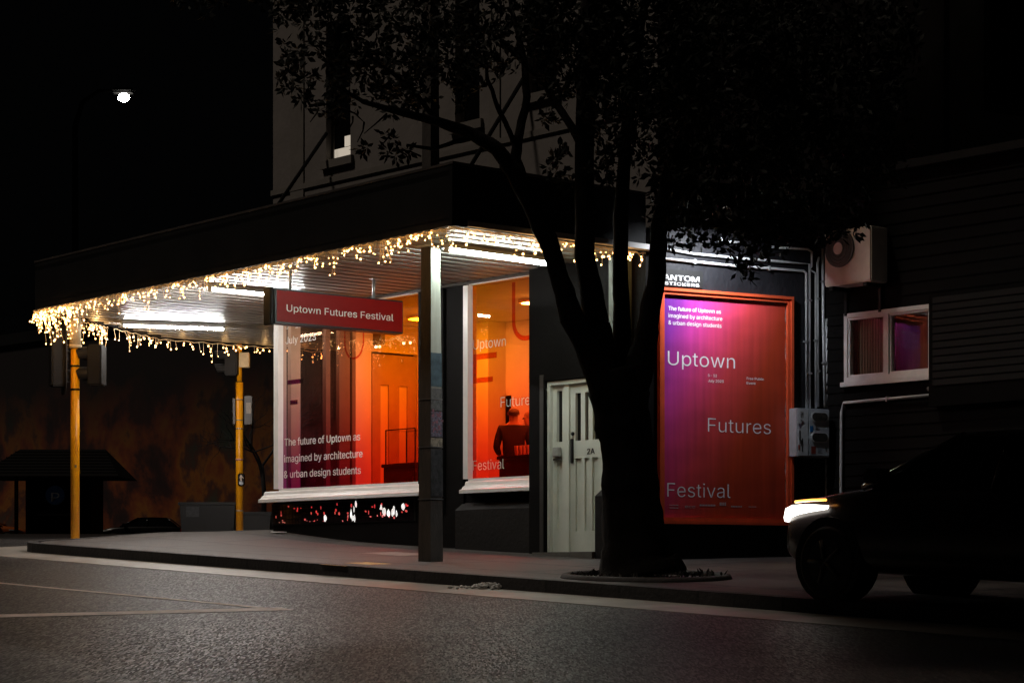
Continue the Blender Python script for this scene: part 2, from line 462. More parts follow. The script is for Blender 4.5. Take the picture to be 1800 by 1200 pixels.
# ---------------------------------------------------------------- the corner shop building
SOF = 4.0; FASC = 4.65; LEFT = ax(480); FLOOR = 0.75
bld = thing('corner_building', 'dark two storey corner shop building with orange lit windows under a street canopy', 'building', FA(0, 0, road_z(-1, 31) - CAMZ), A_ANG)
w1a, w1b = ax(484), ax(737)
w2a = ax(817)
WZ0, WZ1 = 1.34, 3.93
FD = Fr(*FA(0, -0.20, 0).to_2d(), A_ANG)               # the door bay stands proud of the windows
pier_l = FD.hit(930, 600, 0.0)[0]
d0, d1 = FD.hit(964, 800, 0.05)[0], FD.hit(1062, 800, 0.05)[0]
mb = MB(FA)      # ground floor wall pieces around the openings
mb.box(w1b, w2a, -0.02, 0.075, -0.3, SOF)                   # between the two windows
mb.box(ax(772), ax(784), -0.05, -0.02, 0.9, SOF)
mb.box(LEFT, w1b, 0.002, 0.25, 0.2, 1.303)                    # under window one
mb.box(w2a, pier_l + 0.02, 0.002, 0.25, 0.0, 1.303)            # under window two
mb.box(LEFT, w1b, 0.0, 0.25, WZ1 + 0.03, SOF + 0.3)
mb.box(w2a, pier_l + 0.02, 0.0, 0.25, WZ1 + 0.03, SOF + 0.3)
mb.box(pier_l, d0, -0.20, 0.25, -0.3, SOF)          # pier beside the door
mb.box(d0, d1 + 0.06, -0.20, 0.25, 2.52, SOF)       # above the door
mb.box(d1 + 0.06, CORN, -0.20, 0.25, -0.5, SOF)
mb.build('wall', dark_paint, bld)
mb = MB(FA)
ox = ax(800, -0.14)
mb.prism([(-0.14, -0.3), (-0.14, 0.92), (-0.0, 1.02), (-0.0, -0.3)], pier_l - 0.002, 'x', ox)
mb.build('plinth', plinth_m, bld)
mb = MB(FD)
mb.box(d1 + 0.06, d1 + .35, -0.16, -0.002, -0.4, 1.02)
mb.prism([(-0.16, 1.02), (-0.002, 1.14), (-0.002, 1.02)], d1 + .35, 'x', d1 + 0.06)
mb.build('pier_base', plinth_m, bld)
mb = MB(FD)
mb.box(FD.hit(1070, 500, -.1)[0], FD.hit(1100, 500, -.1)[0], -0.10, -0.002, 1.2, SOF - 0.06)
mb.build('pilaster', M('grey_green_pilaster', (0.10, 0.115, 0.10), 0.6, 0.2, 3), bld)
mb = MB(FD)
mb.box(d0 - .10, d0 - .03, -0.012, -0.002, 0.3, 2.6)
mb.build('pier_strip', M('dark_trim', (0.03, 0.026, 0.024), .5, .3, 3), bld)

def film(name, T):
    """printed translucent window film: colours laid out over the glass"""
    m = bpy.data.materials.new(name); m.use_nodes = True
    nt = m.node_tree; n = nt.nodes; l = nt.links; n.remove(n['Principled BSDF'])
    tc = n.new('ShaderNodeTexCoord'); sx = n.new('ShaderNodeSeparateXYZ'); l.new(tc.outputs['Object'], sx.inputs[0])
    zoff = W[bld.name].translation.z - CAMZ
    u = n.new('ShaderNodeMapRange'); u.interpolation_type = 'SMOOTHSTEP'; u.inputs[1].default_value = T['u0']; u.inputs[2].default_value = T['u1']; l.new(sx.outputs[0], u.inputs[0])
    v = n.new('ShaderNodeMapRange'); v.interpolation_type = 'SMOOTHSTEP'; v.inputs[1].default_value = WZ0 - zoff + T.get('v0', 0); v.inputs[2].default_value = WZ1 - zoff; l.new(sx.outputs[2], v.inputs[0])
    def mix(a, b, f):
        x = n.new('ShaderNodeMix'); x.data_type = 'RGBA'; l.new(f, x.inputs[0])
        for i, c in ((6, a), (7, b)):
            if isinstance(c, tuple): x.inputs[i].default_value = (*c, 1)
            else: l.new(c, x.inputs[i])
        return x.outputs[2]
    top = mix(T['TL'], T['TR'], u.outputs[0]); bot = mix(T['BL'], T['BR'], u.outputs[0]); c = mix(bot, top, v.outputs[0])
    t = n.new('ShaderNodeBsdfTransparent'); l.new(c, t.inputs[0])
    df = n.new('ShaderNodeBsdfDiffuse'); l.new(c, df.inputs[0])
    m1 = n.new('ShaderNodeMixShader'); m1.inputs[0].default_value = 0.03; l.new(t.outputs[0], m1.inputs[1]); l.new(df.outputs[0], m1.inputs[2])
    g = n.new('ShaderNodeBsdfGlossy'); g.inputs['Roughness'].default_value = 0.015
    m2 = n.new('ShaderNodeMixShader'); l.new(schlick(n, l, 0.035), m2.inputs[0]); l.new(m1.outputs[0], m2.inputs[1]); l.new(g.outputs[0], m2.inputs[2])
    l.new(m2.outputs[0], n['Material Output'].inputs[0])
    return m
film1 = film('gradient_window_film_purple_to_orange', dict(u0=w1a, u1=-1.15, TL=(0.62, 0.46, 0.36), TR=(0.98, 0.24, 0.002), BL=(0.17, 0.004, 0.09), BR=(0.80, 0.026, 0.003)))
film2 = film('gradient_window_film_orange', dict(u0=w2a, u1=pier_l, TL=(1.0, 0.33, 0.002), TR=(0.96, 0.27, 0.045), BL=(0.85, 0.022, 0.006), BR=(0.66, 0.020, 0.007)))
def pane(x0, x1, mat, parent):
    m_ = MB(FA); m_.face([(x0, 0.06, WZ0), (x1, 0.06, WZ0), (x1, 0.06, WZ1), (x0, 0.06, WZ1)])
    return m_.build('pane', mat, parent)
# window one
win1 = MB(FA)
win1.box(w1a, ax(492), -0.03, 0.12, WZ0, WZ1); win1.box(ax(492), w1b, -0.01, 0.12, WZ1, WZ1 + 0.03)
win1.box(ax(492), w1b, -0.02, 0.12, WZ0 - 0.035, WZ0)
win1 = win1.build('shop_window', white_paint, bld); win1['label'] = 'wide shop window with film fading from purple to orange'
pane(ax(492), w1b, film1, win1)
def sill(xa, xb, parent):
    s_ = MB(FA)
    prof = [(0.0, 1.14), (-0.17, 1.14), (-0.17, 1.185), (-0.13, 1.20), (-0.11, 1.23), (-0.075, 1.25), (-0.065, 1.29), (-0.04, 1.305), (0.0, 1.305)]
    s_.prism(prof, xb, 'x', xa)
    return s_.build('sill', white_paint, parent)
sill(LEFT - 0.14, ax(735, -0.17), win1)
lt = MB(FA)
YL = 0.05
def wtext(b, pxa, pxb, pyb, cap, thin=-0.004):
    xa, xb = ax(pxa, YL), ax(pxb, YL)
    put_text(lt, b, xa, xb, az(pxa, pyb, YL), cap, YL, thin)
wtext('The future of Uptown as', 500, 633, 783.5, 0.152, 0.010)
wtext('imagined by architecture', 499.5, 637, 812.5, 0.152, 0.010)
wtext('& urban design students', 499, 634, 840, 0.152, 0.010)
wtext('5 – 12', 502, 530, 579, 0.15, 0.010)
wtext('July 2023', 502, 555, 605, 0.15, 0.010)
lt.build('lettering', letter_m, win1)
redfilm = glass('red_film_letter', (0.80, 0.16, 0.09)); purfilm = glass('purple_film_letter', (0.42, 0.10, 0.40))
lt = MB(FA); YG = 0.07
put_text(lt, 'U', ax(605, YG), ax(640, YG), az(620, 634, YG), 1.15, YG, -0.02)
lt.build('film_letter', redfilm, win1)
lt = MB(FA)
lt.box(ax(504, YG), ax(533, YG), YG, YG + .002, az(515, 675, YG), az(515, 667, YG)); lt.box(ax(510, YG), ax(523, YG), YG, YG + .002, az(515, 711, YG), az(515, 703, YG))
lt.build('film_letter', purfilm, win1)
# window two
win2 = MB(FA)
win2.box(w2a, ax(825), -0.03, 0.12, WZ0, WZ1); win2.box(ax(825), pier_l + 0.02, -0.01, 0.12, WZ1, WZ1 + 0.03)
win2.box(ax(825), pier_l + 0.02, -0.02, 0.12, WZ0 - 0.035, WZ0)
win2 = win2.build('shop_window', white_paint, bld); win2['label'] = 'narrow shop window with yellow and orange film beside the door'
pane(ax(825), pier_l + 0.02, film2, win2)
sill(ax(807, -0.17), pier_l - 0.002, win2)
lt = MB(FA)
wtext('Uptown', 832, 889, 614.5, 0.19, -0.006)
wtext('Futures', 880, 941, 715.5, 0.19, -0.006)
wtext('Festival', 831.5, 886, 826.5, 0.19, -0.006)
lt.build('lettering', M('silver_vinyl_letters', (0.75, 0.66, 0.60), 0.5, 0.05, 9), win2)
lt = MB(FA)
put_text(lt, 'U', ax(900, YG), ax(950, YG), az(915, 600, YG), 1.15, YG, -0.01)
lt.build('film_letter', redfilm, win2)
lt = MB(FA)
lt.box(ax(832, YG), ax(873, YG), YG, YG + .002, az(850, 631, YG), az(850, 621, YG)); lt.box(ax(832, YG), ax(838, YG), YG, YG + .002, az(850, 672, YG), az(850, 631, YG)); lt.box(ax(838, YG), ax(866, YG), YG, YG + .002, az(850, 672, YG), az(850, 663, YG))
lt.build('film_letter', glass('orange_film_letter', (0.85, 0.45, 0.3)), win2)
# strip of leadlight tiles under window one
lead = MB(FA)
lead.box(LEFT - 0.02, ax(731), -0.012, -0.002, 0.80, 1.12); lead = lead.build('leadlight_strip', black_m, bld)
random.seed(3)
tl = {'red': MB(FA), 'white': MB(FA), 'dark': MB(FA)}
nx = 40; LW = ax(730) - LEFT - 0.04
for i in range(nx):
    xa = LEFT + 0.02 + LW * i / nx
    for j in range(4):
        za = 0.81 + j * 0.075
        tl['dark'].box(xa + .004, xa + LW / nx - .004, -0.020, -0.013, za + .003, za + .071)
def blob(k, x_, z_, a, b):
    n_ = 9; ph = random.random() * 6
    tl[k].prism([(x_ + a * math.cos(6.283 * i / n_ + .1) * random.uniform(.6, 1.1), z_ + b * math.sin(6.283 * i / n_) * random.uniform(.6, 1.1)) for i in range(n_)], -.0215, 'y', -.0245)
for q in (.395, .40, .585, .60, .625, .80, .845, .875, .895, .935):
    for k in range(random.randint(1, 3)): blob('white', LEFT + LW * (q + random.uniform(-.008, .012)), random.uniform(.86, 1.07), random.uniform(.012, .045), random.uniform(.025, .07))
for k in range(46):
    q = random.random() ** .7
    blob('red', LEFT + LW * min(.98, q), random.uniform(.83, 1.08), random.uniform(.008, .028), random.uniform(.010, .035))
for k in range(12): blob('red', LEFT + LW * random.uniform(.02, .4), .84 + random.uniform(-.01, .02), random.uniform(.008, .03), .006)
tl['red'].build('glow_blob', EM('red_glow_blob', (1, 0.03, 0.04), 0.5, False), lead)  # red and white glow put into the blobs as emission, no lamp behind
tl['white'].build('glow_blob', EM('white_glow_blob', (1, 0.97, 0.92), 0.75, False), lead)
tl['dark'].build('dark_glass', M('dark_leadlight', (0.01, 0.006, 0.007), 0.12, 0.3, 10), lead)
# door 2A with its sidelight
door_m = M('grey_green_door_paint', (0.72, 0.74, 0.67), 0.45, 0.06, 4)
fz = pave_z(0.7, 29) - CAMZ + 0.03
dz1 = 2.51
dfr = MB(FD); xs_ = d0 + (d1 - d0) * 0.345
dfr.box(d0, d0 + 0.06, 0.03, 0.2, fz, dz1); dfr.box(d1 - 0.05, d1 + 0.05, 0.03, 0.2, fz, dz1); dfr.box(d0 + 0.06, d1 - 0.05, 0.03, 0.2, dz1 - 0.05, dz1)
dfr.box(xs_ - 0.06, xs_ + 0.03, 0.05, 0.2, fz, dz1 - 0.05)
dfr = dfr.build('door_frame', door_m, bld)
sl = MB(FD); x0, x1 = d0 + 0.06, xs_ - 0.06
sl.frame(x0, x1, fz, dz1 - 0.05, 0.07, 0.08, 0.16, wb=0.3); sl.box(x0 + .07, x1 - .07, 0.08, 0.16, 1.50, 1.74); sl.box(x0 + .07, x1 - .07, 0.11, 0.15, fz + .3, 1.50)
sl = sl.build('sidelight', door_m, bld)
g_ = MB(FD); g_.box(x0 + .07, x1 - .07, 0.12, 0.13, 1.74, dz1 - .12); g_.build('glass', dark_glass, sl)
lb = MB(FD); lb.box(x0 + 0.04, x0 + 0.17, 0.02, 0.078, 1.55, 1.67, 0.01); lb.build('letter_box', M('steel_letter_box', (0.35, 0.35, 0.33), .4, .2, 20), sl)
lb = MB(FD); lb.box(x0 + 0.03, x0 + 0.17, 0.05, 0.078, 1.505, 1.53); lb.build('letter_slot', M('dark_trim', (0.03, 0.026, 0.024)), sl)
dr = MB(FD); x0, x1 = xs_ + 0.03, d1 - 0.05
dr.box(x0, x0 + 0.09, 0.08, 0.15, fz, dz1 - .05); dr.box(x1 - 0.09, x1, 0.08, 0.15, fz, dz1 - .05)
dr.box(x0 + .09, x1 - .09, 0.08, 0.15, dz1 - .17, dz1 - .05); dr.box(x0 + .09, x1 - .09, 0.08, 0.15, fz, fz + 0.26); dr.box(x0 + .09, x1 - .09, 0.08, 0.15, 1.52, 1.74)
pw = (x1 - x0 - .18)
for k in range(1, 3):
    c = x0 + .09 + pw * k / 3
    dr.box(c - .028, c + .028, 0.08, 0.15, fz + .26, 1.52)
    dr.box(c - .04, c + .04, 0.08, 0.15, 1.74, dz1 - .17)
dr.box(x0 + .09, x1 - .09, 0.11, 0.14, fz + .26, 1.52)
dr = dr.build('door', door_m, bld)
g_ = MB(FD)
for k in range(3): g_.box(x0 + .09 + pw * k / 3 + (.04 if k else 0), x0 + .09 + pw * (k + 1) / 3 - (.04 if k < 2 else 0), 0.12, 0.13, 1.74, dz1 - .17)
g_.build('glass', dark_glass, dr)
h_ = MB(FD); h_.box(x0 + 0.015, x0 + 0.065, 0.055, 0.078, 1.46, 1.77, 0.008); h_.build('handle', black_m, dr)
h_ = MB(FD); h_.ball((x0 + 0.05, 0.07, 1.83), 0.025, 2); h_.build('lock', black_m, dr)
n_ = MB(FD); put_text(n_, '2A', FD.hit(1032, 796, .078)[0], FD.hit(1045, 796, .078)[0], FD.hit(1032, 798, .078)[1], 0.10, 0.077, 0.03); n_.build('number', black_m, dr)
bk_ = MB(FD); bk_.box(d0 - .06, d1 + .08, 0.205, .25, fz - .1, SOF); bk_.build('door_backing', dark_paint, bld)
st = MB(FD); st.box(d0 - 0.03, d1 + 0.05, -0.2, 0.2, fz - 0.3, fz - 0.002); st.build('doorstep', M('worn_step_stone', (0.12, 0.11, 0.10), .7, .3, 5, .3), bld)

# room behind the windows
rm = MB(FA)
XR = pier_l + 0.6; DB = 3.3; XL = LEFT + 0.05
def quad(mb_, *p): mb_.face(p)
rm.box(XL, XR, DB, DB + .1, FLOOR, 2.75); rm.box(XL, -2.93, DB - .45, DB, FLOOR, SOF - .05)
rm = MB(FA)
rm.box(XL, -2.91, DB, DB + .1, FLOOR, SOF - .06); rm.box(-2.91, -2.35, DB, DB + .1, 2.82, SOF - .06); rm.box(-2.35, XR, DB, DB + .1, FLOOR, SOF - .06)
pxe = FA.hit(858, 700, DB - .35)[0]
rm.box(XL + .1, pxe, DB - .35, DB - .002, FLOOR, SOF - .06)
rm.box(XR, XR + .1, 0.26, DB + .1, FLOOR, SOF - .06)
rm.box(XL, XL + .1, 1.42, 1.72, FLOOR, SOF - .06); rm.box(XL, XL + .1, 2.62, DB, FLOOR, SOF - .06); rm.box(XL, XL + .1, 1.72, 2.62, 3.50, SOF - .06)
rm.build('inner_wall', room_white, bld)
hall = MB(FA); hall.box(-4.6, -1.6, DB + 1.6, DB + 1.7, FLOOR, 3.2); hall.build('hall_wall', M('dark_hall', (0.05, 0.03, 0.025), .8, .2, 3), bld)
c_ = MB(FA); c_.box(XL - .03, XR + .1, 0.25, DB + 1.7, SOF - .055, SOF + .25); c_.build('ceiling', room_white, bld)
c_ = MB(FA); c_.box(XL - .03, XR + .1, 0.25, DB + 1.7, FLOOR - .3, FLOOR); c_.build('shop_floor', wood_floor, bld)
# glazed end of the shop with its columns
sw = MB(FA)
col_m = M('cream_mullion_paint', (0.72, 0.66, 0.58), .5, .06, 4)
for a_, b_ in ((0.23, 0.40),): sw.box(XL, XL + .09, a_, b_, 0.9, SOF - .06)
sw.box(XL, XL + .12, 0.26, 1.42, 0.75, 1.3)
sw = sw.build('side_window', col_m, bld)
for a_, b_ in ((0.87, 0.95), (1.12, 1.32)):
    m_ = MB(FA); m_.box(XL, XL + .09, a_, b_, 1.31, SOF - .06); m_.build('mullion', M('dim_mullion_tone', (.16, .11, .085), .5, .15, 4), sw)  # dim light on the deeper mullions, painted in as a darker tone
bo_ = MB(FA); bo_.box(XL + .1, XL + .3, 1.75, 1.83, 3.6, 3.92); bo_.build('wall_speaker', M('grey_speaker', (.16, .14, .12), .6), bld)
for (ya_, yb_, za_, zb_) in ((2.70, 2.95, 2.2, 2.7), (2.68, 2.9, 2.9, 3.2)):
    bo_ = MB(FA); bo_.box(XL + .101, XL + .12, ya_, yb_, za_, zb_); bo_.build('wall_print', M('wall_print', (.25, .2, .18), .6, .6, 18), bld)
for xa_, za_, wz_ in ((-1.9, 2.5, .5), (-1.2, 2.35, .7), (-.5, 2.6, .4)):
    bo_ = MB(FA); bo_.box(xa_, xa_ + .42, DB - .02, DB - .002, za_, za_ + wz_); bo_.build('wall_print', M('wall_print', (.25, .2, .18)), bld)
g_ = MB(FA); g_.face([(XL + .03, 0.26, 1.3), (XL + .03, 1.42, 1.3), (XL + .03, 1.42, SOF - .06), (XL + .03, 0.26, SOF - .06)]); g_.build('pane', glass('clear_glass', (.85, .85, .85)), sw)
# panelled side door
sdm = M('pale_orange_door_paint', (0.45, 0.36, 0.28), .5, .1, 4)
sdr = MB(FA)
ya, yb = 1.75, 2.60
sdr.box(XL, XL + .08, ya, ya + .16, FLOOR, 3.47); sdr.box(XL, XL + .08, yb - .16, yb, FLOOR, 3.47); sdr.box(XL, XL + .08, ya + .16, yb - .16, 3.0, 3.47)
sdr.box(XL, XL + .08, ya + .16, yb - .16, FLOOR, 1.0); sdr.box(XL, XL + .08, (ya + yb) / 2 - .1, (ya + yb) / 2 + .1, 1.0, 3.0)
sdr = sdr.build('side_door', sdm, bld)
g_ = MB(FA); g_.box(XL + .02, XL + .05, ya + .16, (ya + yb) / 2 - .1, 1.0, 3.0); g_.box(XL + .02, XL + .05, (ya + yb) / 2 + .1, yb - .16, 1.0, 3.0)
g_.build('door_panel', room_white, sdr)
sp_ = MB(FA)
sp_.box(1.05, 1.35, 0.9, 1.02, SOF - .28, SOF - .1); sp_.build('track_spotlight', M('grey_lamp_body', (.25, .23, .2), .5), bld)

# upper storey
TOP = 11.0
up = MB(FA)
wins = [(ax(573), ax(616), 6.05), (ax(800), ax(843), 6.12), (ax(926), ax(978), 6.28), (3.1, 3.65, 6.28)]
xs = LEFT
for a_, b_, z_ in wins:
    up.box(xs, a_, 0.0, 0.3, SOF + .3, TOP); up.box(a_, b_, 0.0, 0.3, SOF + .3, z_); up.box(a_, b_, 0.0, 0.3, z_ + 2.0, TOP)
    xs = b_
up.box(xs, CORN, 0.0, 0.3, SOF + .3, TOP)
up.build('upper_wall', upper_m, bld)
sidew = MB(FA); sidew.box(LEFT, LEFT + .3, 0.3, 9.0, SOF + .3, TOP); sidew.box(LEFT, LEFT + .05, 2.7, 9.0, -.5, SOF + .3); sidew.build('side_wall', upper_m, bld)
tr = MB(FA)
tr.box(LEFT - .03, CORN + .03, -0.025, -0.002, 5.72, 5.80)
tr.box(ax(512), ax(535), -0.02, -0.002, SOF + .7, 5.72); tr.box(ax(512), ax(535), -0.02, -0.002, 5.80, TOP)
tr.box(ax(862), ax(880), -0.02, -0.002, SOF + .7, 5.72); tr.box(ax(862), ax(880), -0.02, -0.002, 5.80, TOP)
tr.build('moulding', upper_trim, bld)
for i, (a_, b_, z_) in enumerate(wins):
    wf = MB(FA)
    wf.frame(a_, b_, z_, z_ + 2.0, 0.045, 0.10, 0.16)
    wf.box(a_ + .045, b_ - .045, 0.10, 0.16, z_ + 0.98, z_ + 1.02)
    wf = wf.build('upper_window', upper_trim, bld)
    p_ = MB(FA); p_.box(a_ + .045, b_ - .045, 0.125, 0.135, z_ + .045, z_ + .98); p_.box(a_ + .045, b_ - .045, 0.125, 0.135, z_ + 1.02, z_ + 1.955); p_.build('pane', dark_glass, wf)
    s_ = MB(FA); s_.box(a_ - .08, b_ + .08, -0.05, -0.002, z_ - .12, z_ - .002); s_.build('sill', upper_trim, wf)
    if i == 0:
        wf['label'] = 'upper window glowing along its lower edge'
        g_ = MB(FA); g_.box(a_ + .05, b_ - .05, 0.115, 0.124, z_ + .05, z_ + .17); g_.box((a_ + b_) / 2, b_ - .05, 0.115, 0.124, z_ + .18, z_ + .33)
        g_.build('lit_gap', EM('lit_room_behind_blind', (1, 0.86, 0.68), 0.42, False), wf)
# wall of the return side, poster wall and above
bw = MB(FB)
XB1 = xin
bw.box(0.0, XB1, 0.0, 0.25, -1.2, SOF + .9)
bw.build('poster_wall', black_wall, bld)
bw = MB(FB); bw.box(0.0, 14, 0.003, 0.3, SOF + .9, TOP)
bw.build('return_wall', brown_up, bld)
bw = MB(FB)
bx0, bx1 = FB.hit(1730, 100)[0], FB.hit(1850, 100)[0]
bz0, bz1 = FB.hit(1760, 200)[1], FB.hit(1760, -90)[1]
bw.frame(bx0, bx1, bz0, bz1, 0.08, -0.04, 0.0, wb=0.18); bw.box(bx0 + .08, bx1 - .08, -0.04, 0.0, (bz0 + bz1) / 2 - .03, (bz0 + bz1) / 2 + .04); bw.box((bx0 + bx1) / 2 - .2, (bx0 + bx1) / 2 - .16, -0.04, -0.002, bz0 + .18, (bz0 + bz1) / 2 - .03)
bw = bw.build('upper_window', M('brown_window_paint', (0.05, 0.034, 0.028), .5, .2, 4), bld)
g_ = MB(FB); g_.box(bx0 + .08, bx1 - .08, -0.02, -0.004, bz0 + .18, bz1 - .08); g_.build('pane', dark_glass, bw)
dp = MB(FB); x_ = FB.hit(1660, 200)[0]; dp.tube([(x_, -0.05, 5.2), (x_, -0.05, 10.5)], 0.035); dp.build('drain_pipe', black_m, bld)
rf = MB(FA); rf.box(LEFT, CORN, 0.3, 9, TOP - .3, TOP - .1); rf.build('roof', black_m, bld)

# canopy
P1 = Vector((-0.67, 25.52)); P2 = Vector((-7.03, 33.54)); P3 = Vector((-5.78, 37.47)); P4 = P3 + Vector((0.763, 0.647)) * 6
LC = FA(LEFT, 0, 0).to_2d(); P5 = LC + Vector((0.763, 0.647)) * 6; RCn = FA(CORN, -0.202, 0).to_2d()
outer = [P1, P2, P3, P4]
cn = MB(WORLD)
def band(mb_, pts, z0, z1, th):
    for a, b in zip(pts, pts[1:]):
        d = (b - a).normalized(); nn = Vector((-d.y, d.x)) * th
        P = [a, b, b - nn, a - nn]
        mb_.prism([(p.x, p.y) for p in P], CAMZ * 0 + z1, 'z', z0)
Pb1 = FA(CORN, -0.20, 0).to_2d()
pts = [Pb1, P1, P2, P3, P4]
band(cn, pts, SOF - .036, FASC, 0.05)
cn = cn.build('canopy', fascia_m, bld)
fl = MB(WORLD)
def grow(pts, d):
    c = Vector((-2.5, 31)); return [p + (p - c).normalized() * d for p in pts]
band(fl, grow([Pb1, P1, P2, P3, P4], 0.02), FASC + .002, FASC + .03, 0.09); fl.build('flashing', flash_m, cn)
dk = MB(WORLD)
dk.prism([(p.x, p.y) for p in [RCn, P1, P2, P3, P4, P5, LC]], FASC - .06, 'z', FASC - .12); dk.build('deck', black_m, cn)
sf = MB(WORLD)
sf.prism([(p.x, p.y) for p in [RCn, P1, P2, P3, P4, P5, LC]], SOF + .06, 'z', SOF + .035)
FP = Fr(P1.x, P1.y, A_ANG)
lP = [FP.inv @ Vector((p.x, p.y, CAMZ)) for p in (P2, P3, P4)]
def wedge(s):     # where the ribs start at distance s along the street
    if s > lP[0].x: return max(0.0, s / lP[0].x * lP[0].y)
    if s > lP[1].x: return lP[0].y + (s - lP[0].x) / (lP[1].x - lP[0].x) * (lP[1].y - lP[0].y)
    return None
wallw = (FP.inv @ FA(0, 0, 0)).y; lcx = (FP.inv @ FA(LEFT, 0, 0)).x
sfb = MB(FP)
s = -0.06; smax_r = (FP.inv @ FA(CORN, 0, 0)).x
while s > lP[1].x + .05:
    w0 = wedge(s)
    if w0 is not None:
        w0 += 0.22
        w1 = wallw - .07 if s > lcx else wallw + 5.5
        if w1 > w0: sfb.box(s - .085, s + .085, w0, w1, SOF - .03, SOF + .034)
    s -= 0.265
s = 0.05
while s < smax_r:
    w0 = (s) / smax_r * wallw if False else 0.06
    s += 10
sf.build('soffit', M('soffit_grooves', (0.035, 0.032, 0.028), 0.5, 0.2, 3), cn); sfb.build('soffit_ribs', soffit_m, cn)
cv = MB(FA); cv.prism([(-.07, SOF - .06), (-.002, SOF - .06), (-.002, SOF + .03), (-.02, SOF + .03)], pier_l, 'x', LEFT); cv.build('cornice', M('grey_cornice', (.12, .11, .10), .5, .2, 4), cn)
for px in (575, 925):
    x_ = ax(px); rd = MB(FA); zt = 6.45 if px != 925 else 6.55
    rd.tube([(x_, -0.01, zt), (x_ - 0.0, -1.35, FASC + .02)], 0.028, 8); rd.build('tie_rod', M('rod_paint', (.004, .004, .004), .9, spec=.1), cn)

# ---------------------------------------------------------------- lights under the canopy
def fluoro(a, b, z, label, mat, rt=0.017):
    mid = (a + b) / 2; L = (b - a).length; ang = math.atan2(b.y - a.y, b.x - a.x)
    t = thing('fluorescent_light', label, 'light', (mid.x, mid.y, CAMZ + z), ang, 'fluorescent battens under the canopy')
    f_ = Fr(mid.x, mid.y, ang)
    h = MB(f_); h.box(-L / 2 - .03, L / 2 + .03, -0.05, 0.05, z + .03, SOF - .031); h.box(-L / 2 - .03, -L / 2, -0.03, 0.03, z - .03, z + .03); h.box(L / 2, L / 2 + .03, -0.03, 0.03, z - .03, z + .03)
    for s_ in (-1, 1):
        h.prism([(s_ * .03, z + .034), (s_ * .092, z + .014), (s_ * .092, z + .018), (s_ * .03, z + .040)], L / 2 + .02, 'x', -L / 2 - .02)  # side skirts added to hold tube light off the nearby soffit
    h.build('housing', M('grey_batten_case', (.45, .45, .43), .5, .1, 8), t)
    u_ = MB(f_); u_.tube([(-L / 2, 0, z), (L / 2, 0, z)], rt, 12); u_.build('tube', mat, t)
def sofp(px, py, z):
    D = z * F / (HZ - py); return Vector(((px - 900) / F * D, D))
fluoro(sofp(787, 436, 3.92), sofp(966, 461, 3.92), 3.90, 'bright greenish white fluorescent light nearest the concrete pole', tube_m, 0.026)
a_ = sofp(371, 506, 3.92); fluoro(a_, a_ + Vector((.763, .647)) * 1.5, 3.90, 'fluorescent light partly hidden behind the red hanging sign', tube_warm)
fluoro(sofp(217, 570, 3.92), sofp(392, 576, 3.92), 3.90, 'fluorescent light at the far end of the canopy above the traffic poles', tube_warm)

# shop ceiling lights
for i, (x_, lab) in enumerate(((-2.2, 'ceiling light inside the shop over the wide window end'), (0.4, 'ceiling light inside the shop over the man in the dark jacket'))):
    p_ = FA(x_, 1.75, SOF - .058)
    t = thing('ceiling_light', lab, 'light', p_, A_ANG, 'lights inside the shop')
    h = MB(FA); h.box(x_ - .62, x_ + .62, 1.62, 1.88, SOF - .10, SOF - .057); h.build('housing', white_paint, t)
    h = MB(FA); h.box(x_ - .58, x_ + .58, 1.65, 1.85, SOF - .112, SOF - .102); h.build('diffuser', EM('shop_light', (1, .93, .82), 112), t)

